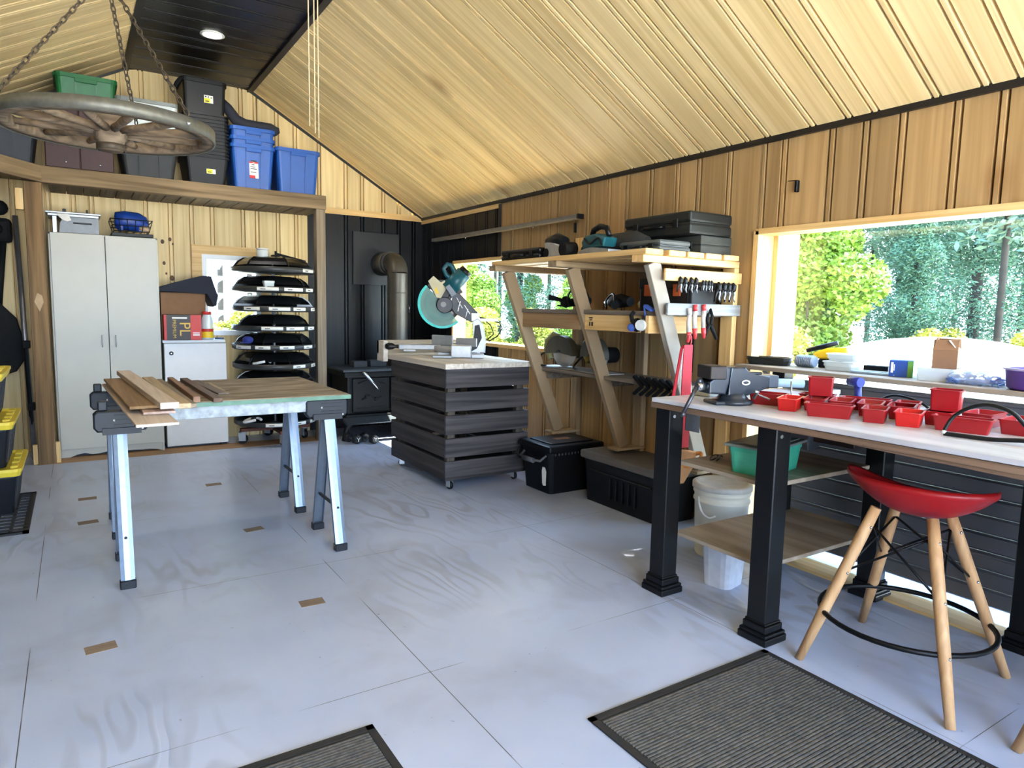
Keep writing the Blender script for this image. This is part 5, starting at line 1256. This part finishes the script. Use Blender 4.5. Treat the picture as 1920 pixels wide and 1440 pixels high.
part('pouch_lip', G().tube([(.05+.055*math.cos(a), -.05+.035*math.sin(a), .02+.03*math.cos(a)) for a in [k*PI/8 for k in range(16)]], .012, 8, closed=True), M('orange_leather', s(214, 148, 84), .6), t)
part('buckle', G().box((-.105, .0, .1), (-.085, .02, .13), .003), black, t)
# ribbed offcut hanging below the bench top, block and cord on the shelves
g = G()
for k in range(6): g.cyl((2.98+k*.036, 2.12, .84), (2.96+k*.036, 2.02, .755), .018, n=10)
solo('ribbed_offcut', g, M('olive_ribbed', s(126, 118, 92), .6), 'ribbed grey brown offcut hanging under the bench top', 'offcut')
solo('grey_crate', G().box((3.1, 2.04, .628), (3.2, 2.16, .82), .004), M('slate_grey_plastic', s(92, 96, 104), .5), 'slate grey ribbed box at the back of the middle bench shelf', 'box')
solo('dark_drawer', G().box((3.0, 1.74, .70), (3.2, 1.95, .87), .006), M('dark_brown_box', s(42, 26, 24), .6), 'dark brown box under the bench top behind the post', 'box')
solo('wire_scrap', G().tube([(2.52+.05*math.cos(a), 2.13+.03*math.sin(a*1.3), .634+.006*math.sin(a*2)) for a in [k*.5 for k in range(18)]], .003, 5), black, 'tangle of thin black wire on the middle bench shelf', 'wire')
solo('hanging_wire', G().tube([(2.62, 1.86, .608), (2.62, 1.862, .45), (2.62, 1.87, .29)], .003, 6).box((2.585, 1.86, .287), (2.63, 1.9, .294)), black, 'thin black wire hanging between the two bench shelves', 'wire')
# red saddle stool
lw = wood('beech_leg', s(176, 134, 92), s(200, 160, 116), 'z', 10, 14, .5, .1)
t = thing('bar_stool', 'red bar stool with wooden legs and black foot ring at the bench', 'stool', (2.56, 1.244, 0))
g = G(); NU, NV = 24, 32; rings = []
ux = V((.19, -.98)).normalized(); uy = V((.98, .19)).normalized()       # seat's wide axis, its depth axis (away from the camera)
def seat_pt(r, a, off=0):
    p, q2 = r*math.cos(a), r*math.sin(a)
    z = .603 + .075*r**2.4 + .048*abs(p)**2.5*(1.1 if p < 0 else .9) + .042*max(0, -q2)**1.5 - .03*max(0, q2)**1.5
    x = p*.238*(1+.05*abs(p)); y = q2*.165+.045
    return V((ux.x*x+uy.x*y, ux.y*x+uy.y*y, z-off))
def shell(off, rmax):
    rs = []
    for i in range(NU+1):
        rs.append([g.b.verts.new(seat_pt(rmax*max(i, .02)/NU, 2*PI*j/NV, off*(1-.0*i))) for j in range(NV)])
    for A_, B_ in zip(rs, rs[1:]):
        for j in range(NV): g.b.faces.new([A_[j], A_[(j+1) % NV], B_[(j+1) % NV], B_[j]]).smooth = True
    g.b.faces.new(rs[0])
    return rs[-1]
e0 = shell(0, 1); e1 = shell(.022, 1)
for j in range(NV): g.b.faces.new([e0[j], e0[(j+1) % NV], e1[(j+1) % NV], e1[j]]).smooth = True
part('seat', g, M('red_seat_plastic', s(160, 16, 22), .42, var=.03), t)
feet = [(-.273, .237), (-.25, -.293), (.252, .294), (.275, -.241)]
tops = [(-.10, .085), (-.065, -.10), (.08, .10), (.10, -.08)]
at = lambda f, tp, z: V((f[0]+(tp[0]-f[0])*z/.605, f[1]+(tp[1]-f[1])*z/.605, z))
for f_, tp in zip(feet, tops):
    part('leg', G().tube([at(f_, tp, 0), at(f_, tp, .2), at(f_, tp, .5), at(f_, tp, .612)], [.0155, .02, .021, .019], 14), lw, t)
zr = .2; rr_ = sum((at(f_, tp, zr).xy.length for f_, tp in zip(feet, tops)))/4-.005
part('foot_ring', G().tube([(rr_*math.cos(a), rr_*math.sin(a), zr) for a in [k*2*PI/40 for k in range(40)]], .0095, 10, closed=True), black_m, t)
order = (0, 1, 3, 2)
for i in range(4):
    A_, B_ = order[i], order[(i+1) % 4]
    part('wire_brace', G().tube([at(feet[A_], tops[A_], .36), at(feet[B_], tops[B_], .55)*.9+V((0, 0, .05))], .0045, 6).tube([at(feet[B_], tops[B_], .36), at(feet[A_], tops[A_], .55)*.9+V((0, 0, .05))], .0045, 6), black_m, t)
for i, f_ in enumerate(feet):
    for z in (.2, .36, .54):
        p = at(f_, tops[i], z); d = V((-.3, -.9, 0)).normalized()
        part('screw', G().sphere(p+d*.0195, .0055, 8), chrome, t)
dup(t, (2.645, .555, 0), 0, 'second wooden legged stool cut off by the right edge of the picture')
# ribbed door mats
mt = M('ribbed_mat_fibre', s(86, 82, 77), .95, var=.35, scale=60)
mr = M('mat_rubber_edge', s(38, 37, 36), .8)
def ribbed(label, x0, x1, y0, y1, along):
    t = thing('door_mat', label, 'mat', ((x0+x1)/2, (y0+y1)/2, 0))
    w, d = (x1-x0)/2, (y1-y0)/2
    part('edge', G().box((-w, -d, 0), (w, d, .004), .001).box((-w, -d, .004), (-w+.025, d, .007)).box((w-.025, -d, .004), (w, d, .007)).box((-w, d-.025, .004), (w, d, .007)).box((-w, -d, .004), (w, -d+.025, .007)), mr, t)
    g = G(); n = int(2*(d-.03)/.0125)
    for k in range(n):
        y = -d+.03+k*.0125
        g.prism([(y, .004), (y+.0085, .004), (y+.007, .0095), (y+.0015, .0095)], -w+.028, w-.028, 'x')
    part('ribs', g, mt, t)
ribbed('large ribbed grey mat on the floor before the stool', 1.338, 2.222, .2, 1.59, 'x')
ribbed('dark ribbed mat at the bottom edge of the picture', -.15, .734, .5, 1.914, 'x')
# ---------------------------------------------------------------- trees and ground outside the windows
leaf_a = M('sunny_leaf', s(120, 150, 50), .6, var=.35, scale=1.2)
leaf_b = M('spruce_needles', s(72, 106, 82), .7, var=.35, scale=1.0)
leaf_c = M('pine_needles', s(84, 110, 90), .7, var=.3, scale=1.0)
leaf_d = M('yellow_green_weeds', s(160, 160, 60), .7, var=.35, scale=1.4)
bark = M('dark_bark', s(44, 40, 38), .9, var=.3, scale=6, bump=.4)
def leaves(n, size, pick, seed, elong=1.6):
    rn = random.Random(seed); vs = []; fs = []
    for _ in range(n):
        c = pick(rn); a = V((rn.gauss(0, 1), rn.gauss(0, 1), rn.gauss(0, .6))).normalized(); b = a.orthogonal().normalized()
        b = (Matrix.Rotation(rn.random()*6.28, 3, a) @ b); sz = size*rn.uniform(.6, 1.3); k = len(vs)
        vs += [c-a*sz*elong*.5, c+b*sz*.5, c+a*sz*elong*.5, c-b*sz*.5]; fs.append((k, k+1, k+2, k+3))
    me = bpy.data.meshes.new('foliage'); me.from_pydata(vs, [], fs); return me
def leafy(name, me, mat, parent):
    if not me.materials: me.materials.append(mat)
    o = bpy.data.objects.new(name, me); COL.objects.link(o); o.parent = parent; return o
def bush_pick(w, h):
    blobs = []
    r0 = random.Random(int(w*100+h*10))
    for _ in range(16): 
        z = r0.uniform(.15, .95)*h; blobs.append((V((r0.gauss(0, .3)*w*(1.1-z/h*.8), r0.gauss(0, .3)*w*(1.1-z/h*.8), z)), r0.uniform(.14, .26)*w))
    def f(rn):
        c, r = rn.choice(blobs); d = V((rn.gauss(0, 1), rn.gauss(0, 1), rn.gauss(0, 1))).normalized()
        p = c+d*r*rn.uniform(.6, 1.05)*V((1, 1, 1)).x; p.z = max(.03, p.z); return p
    return f
def spruce_pick(w, h):
    def f(rn):
        t = rn.random()**.75; z = h*(.06+.94*t); lay = int(z/(h/16)); rmax = w*(1-t)*(.72+.28*math.sin(lay*2.1))+.05
        a = (rn.randrange(7)+.5*lay)*2*PI/7+rn.gauss(0, .2); r = rmax*math.sqrt(rn.random())
        return V((r*math.cos(a), r*math.sin(a), z-.25*r+rn.gauss(0, .05)))
    return f
def pine_pick(w, h):
    def f(rn):
        z = h*rn.uniform(.3, 1.0); a = rn.randrange(9)*.7+int(z*1.6)*1.3; r = w*math.sqrt(rn.random())*(.5+.5*math.sin(int(z*1.6)*2.4)**2)
        return V((r*math.cos(a)+rn.gauss(0, .08), r*math.sin(a)+rn.gauss(0, .08), z+rn.gauss(0, .08)))
    return f
GZ = -.16
bushm = [leaves(30000, .042, bush_pick(1.5, 2.7), 1), leaves(14000, .04, bush_pick(1.2, 1.5), 2)]
sprm = [leaves(42000, .024, spruce_pick(1.5, 7.5), 3, 3.4), leaves(26000, .024, spruce_pick(1.2, 5.0), 4, 3.2)]
pinm = [leaves(6000, .06, pine_pick(1.1, 9), 5, 2.6), leaves(4500, .06, pine_pick(.8, 8), 6, 2.6)]
def tree(kind, x, y, label, group, sc=1.0, rz=0.0):
    nm, me, mat, h, r = {'bush': ('leafy_bush', bushm[0], leaf_a, 1.6, .03), 'shrub': ('low_shrub', bushm[1], leaf_d, .8, .02),
        'spruce': ('spruce_tree', sprm[0], leaf_b, 7.2, .1), 'spruce2': ('spruce_tree', sprm[1], leaf_b, 4.8, .07),
        'pine': ('pine_tree', pinm[0], leaf_c, 9, .06), 'pine2': ('pine_tree', pinm[1], leaf_c, 8.5, .05)}[kind]
    t = thing(nm, label, 'shrub' if kind in ('bush', 'shrub') else 'tree', (x, y, GZ), rz, group); t.scale = (sc, sc, sc)
    leafy('foliage', me, mat, t)
    part('trunk', G().tube([(0, 0, 0), (.02, 0, h*.5), (0, .02, h)], [r, r*.8, r*.25], 8), bark, t)
    return t
# the big window looks out towards +x at 0.4 < y/x < 0.85
tree('bush', 8.3, 5.6, 'big bright green bush in the middle of the large window', 'bright bushes outside', 1.12)
tree('bush', 8.6, 6.9, 'bright green bush at the left side of the large window', 'bright bushes outside', .9, 1.2)
tree('bush', 9.4, 6.2, 'bright green bush behind the two big ones outside', 'bright bushes outside', 1.0, 2.4)
tree('spruce2', 10.2, 5.2, 'young spruce right of the big bright bush outside', 'spruces outside', .75)
for i, (x, y, k, sc, lb) in enumerate(((13.5, 6.9, 'spruce', 1.1, 'dark tall spruce right of the bright bush'), (13.0, 5.6, 'spruce', 1.0, 'dark tall spruce at the right of the large window'), (15.0, 7.9, 'spruce', 1.1, 'dark spruce far behind the bright bush'),
        (14.5, 4.6, 'spruce', 1.2, 'dark spruce near the right frame edge of the window'), (16.0, 6.0, 'spruce', 1.2, 'dark spruce deepest in the wood on the right'))):
    tree(k, x, y, lb, 'spruces outside', sc, i*1.3)
rn = random.Random(12)
pos = [(11.5, 8.6), (13, 9.3), (12.2, 4.9), (15.5, 10.4), (17, 11), (16, 9.2), (18, 8.2), (12.4, 10.3), (14.2, 11.6), (19, 12.2), (17.5, 7.0)]
for i, (x, y) in enumerate(pos):
    tree('pine' if i % 2 else 'pine2', x, y, 'slender dark trunked pine standing in the wood outside the windows', 'slender pines outside', rn.uniform(.9, 1.2), i)
for i, (x, y, lb) in enumerate(((10.5, 7.6, 'weedy yellow shrub under the left bright bush'), (9.6, 4.5, 'weedy yellow shrub behind the white cover, left'), (10.6, 4.8, 'weedy yellow shrub behind the white cover, middle'), (11.2, 4.2, 'weedy yellow shrub behind the white cover, right'), (7.6, 6.4, 'weedy yellow shrub close to the large window, left'), (7.2, 5.2, 'weedy yellow shrub close to the large window, low'))):
    tree('shrub', x, y, lb, 'weedy shrubs outside', .8, i*.9)
# the rear window and the little one at the back
for i, (x, y, k, sc, lb) in enumerate(((8.4, 15.0, 'bush', .95, 'bright bush seen through the rear window, left'), (10.2, 13.2, 'bush', .8, 'bright bush seen through the rear window, right'), (10.6, 15.8, 'bush', .85, 'bright bush seen through the rear window, farthest'))):
    tree(k, x, y, lb, 'bright bushes behind', sc, i)
for i, (x, y) in enumerate(((9.5, 18.5), (10.8, 17.6), (12.2, 17.0), (13.2, 16.2), (11.8, 19.5), (14.6, 16.6))):
    tree('pine' if i % 3 else 'spruce2', x, y, 'tall tree of the wood seen through the rear window', 'trees behind the rear window', 1.1, i*.8)
for i, (x, y) in enumerate(((2.6, 15.5), (3.4, 16.5), (1.8, 17), (2.9, 18.5))):
    tree('pine', x, y, 'tall pine seen through the small back window', 'trees behind the back window', 1.1, i)
for i, (x, y) in enumerate(((7.2, 12.4), (8.2, 11.9), (6.6, 11.4), (2.4, 13), (3.4, 13.4))):
    tree('shrub', x, y, 'low weedy shrub on the sandy ground behind the shed', 'weedy shrubs behind', .9, i*1.7)
# unseen tall pines added to keep direct sun off the big window's shelf
for i, (x, y, sc) in enumerate(((7.6, .9, 1.15), (7.2, 1.7, 1.05), (8.4, .2, 1.2), (7.9, 2.2, 1.0))):
    tree('pine2' if i % 2 else 'pine', x, y, 'tall unseen pine added close to the shed to shade the large window', 'added pines shading the large window', sc, i*1.1)
for i, (x, y) in enumerate(((9.2, 16.4), (11.4, 15.0), (12.4, 14.2), (10.2, 15.6))):
    tree('spruce' if i in (1, 3) else 'pine2', x, y, 'tall tree of the wood seen through the rear window', 'trees behind the rear window', 1.0, i*1.7)
# white domed cover on the ground
t = thing('domed_cover', 'white domed cover lying on the ground outside the large window', 'cover', (7.6, 3.55, GZ), -.5)
whc = M('white_cover', s(196, 196, 192), .6, var=.04, scale=3)
part('dome', G().sphere((0, 0, .75), 1.0, 32, (1.5, .95, .52)).xf(Matrix.Identity(4)), whc, t)
part('rim', G().lathe([(1.0, .72), (1.02, .72), (1.02, .78), (1.0, .78), (1.0, .72)], n=48).xf(Matrix.Diagonal((1.5, .95, 1, 1))), M('grey_rim', s(150, 156, 160), .5), t)
part('base', G().lathe([(0, 0), (.9, 0), (.97, .7), (0, .7)], n=48).xf(Matrix.Diagonal((1.5, .95, 1, 1))), whc, t)
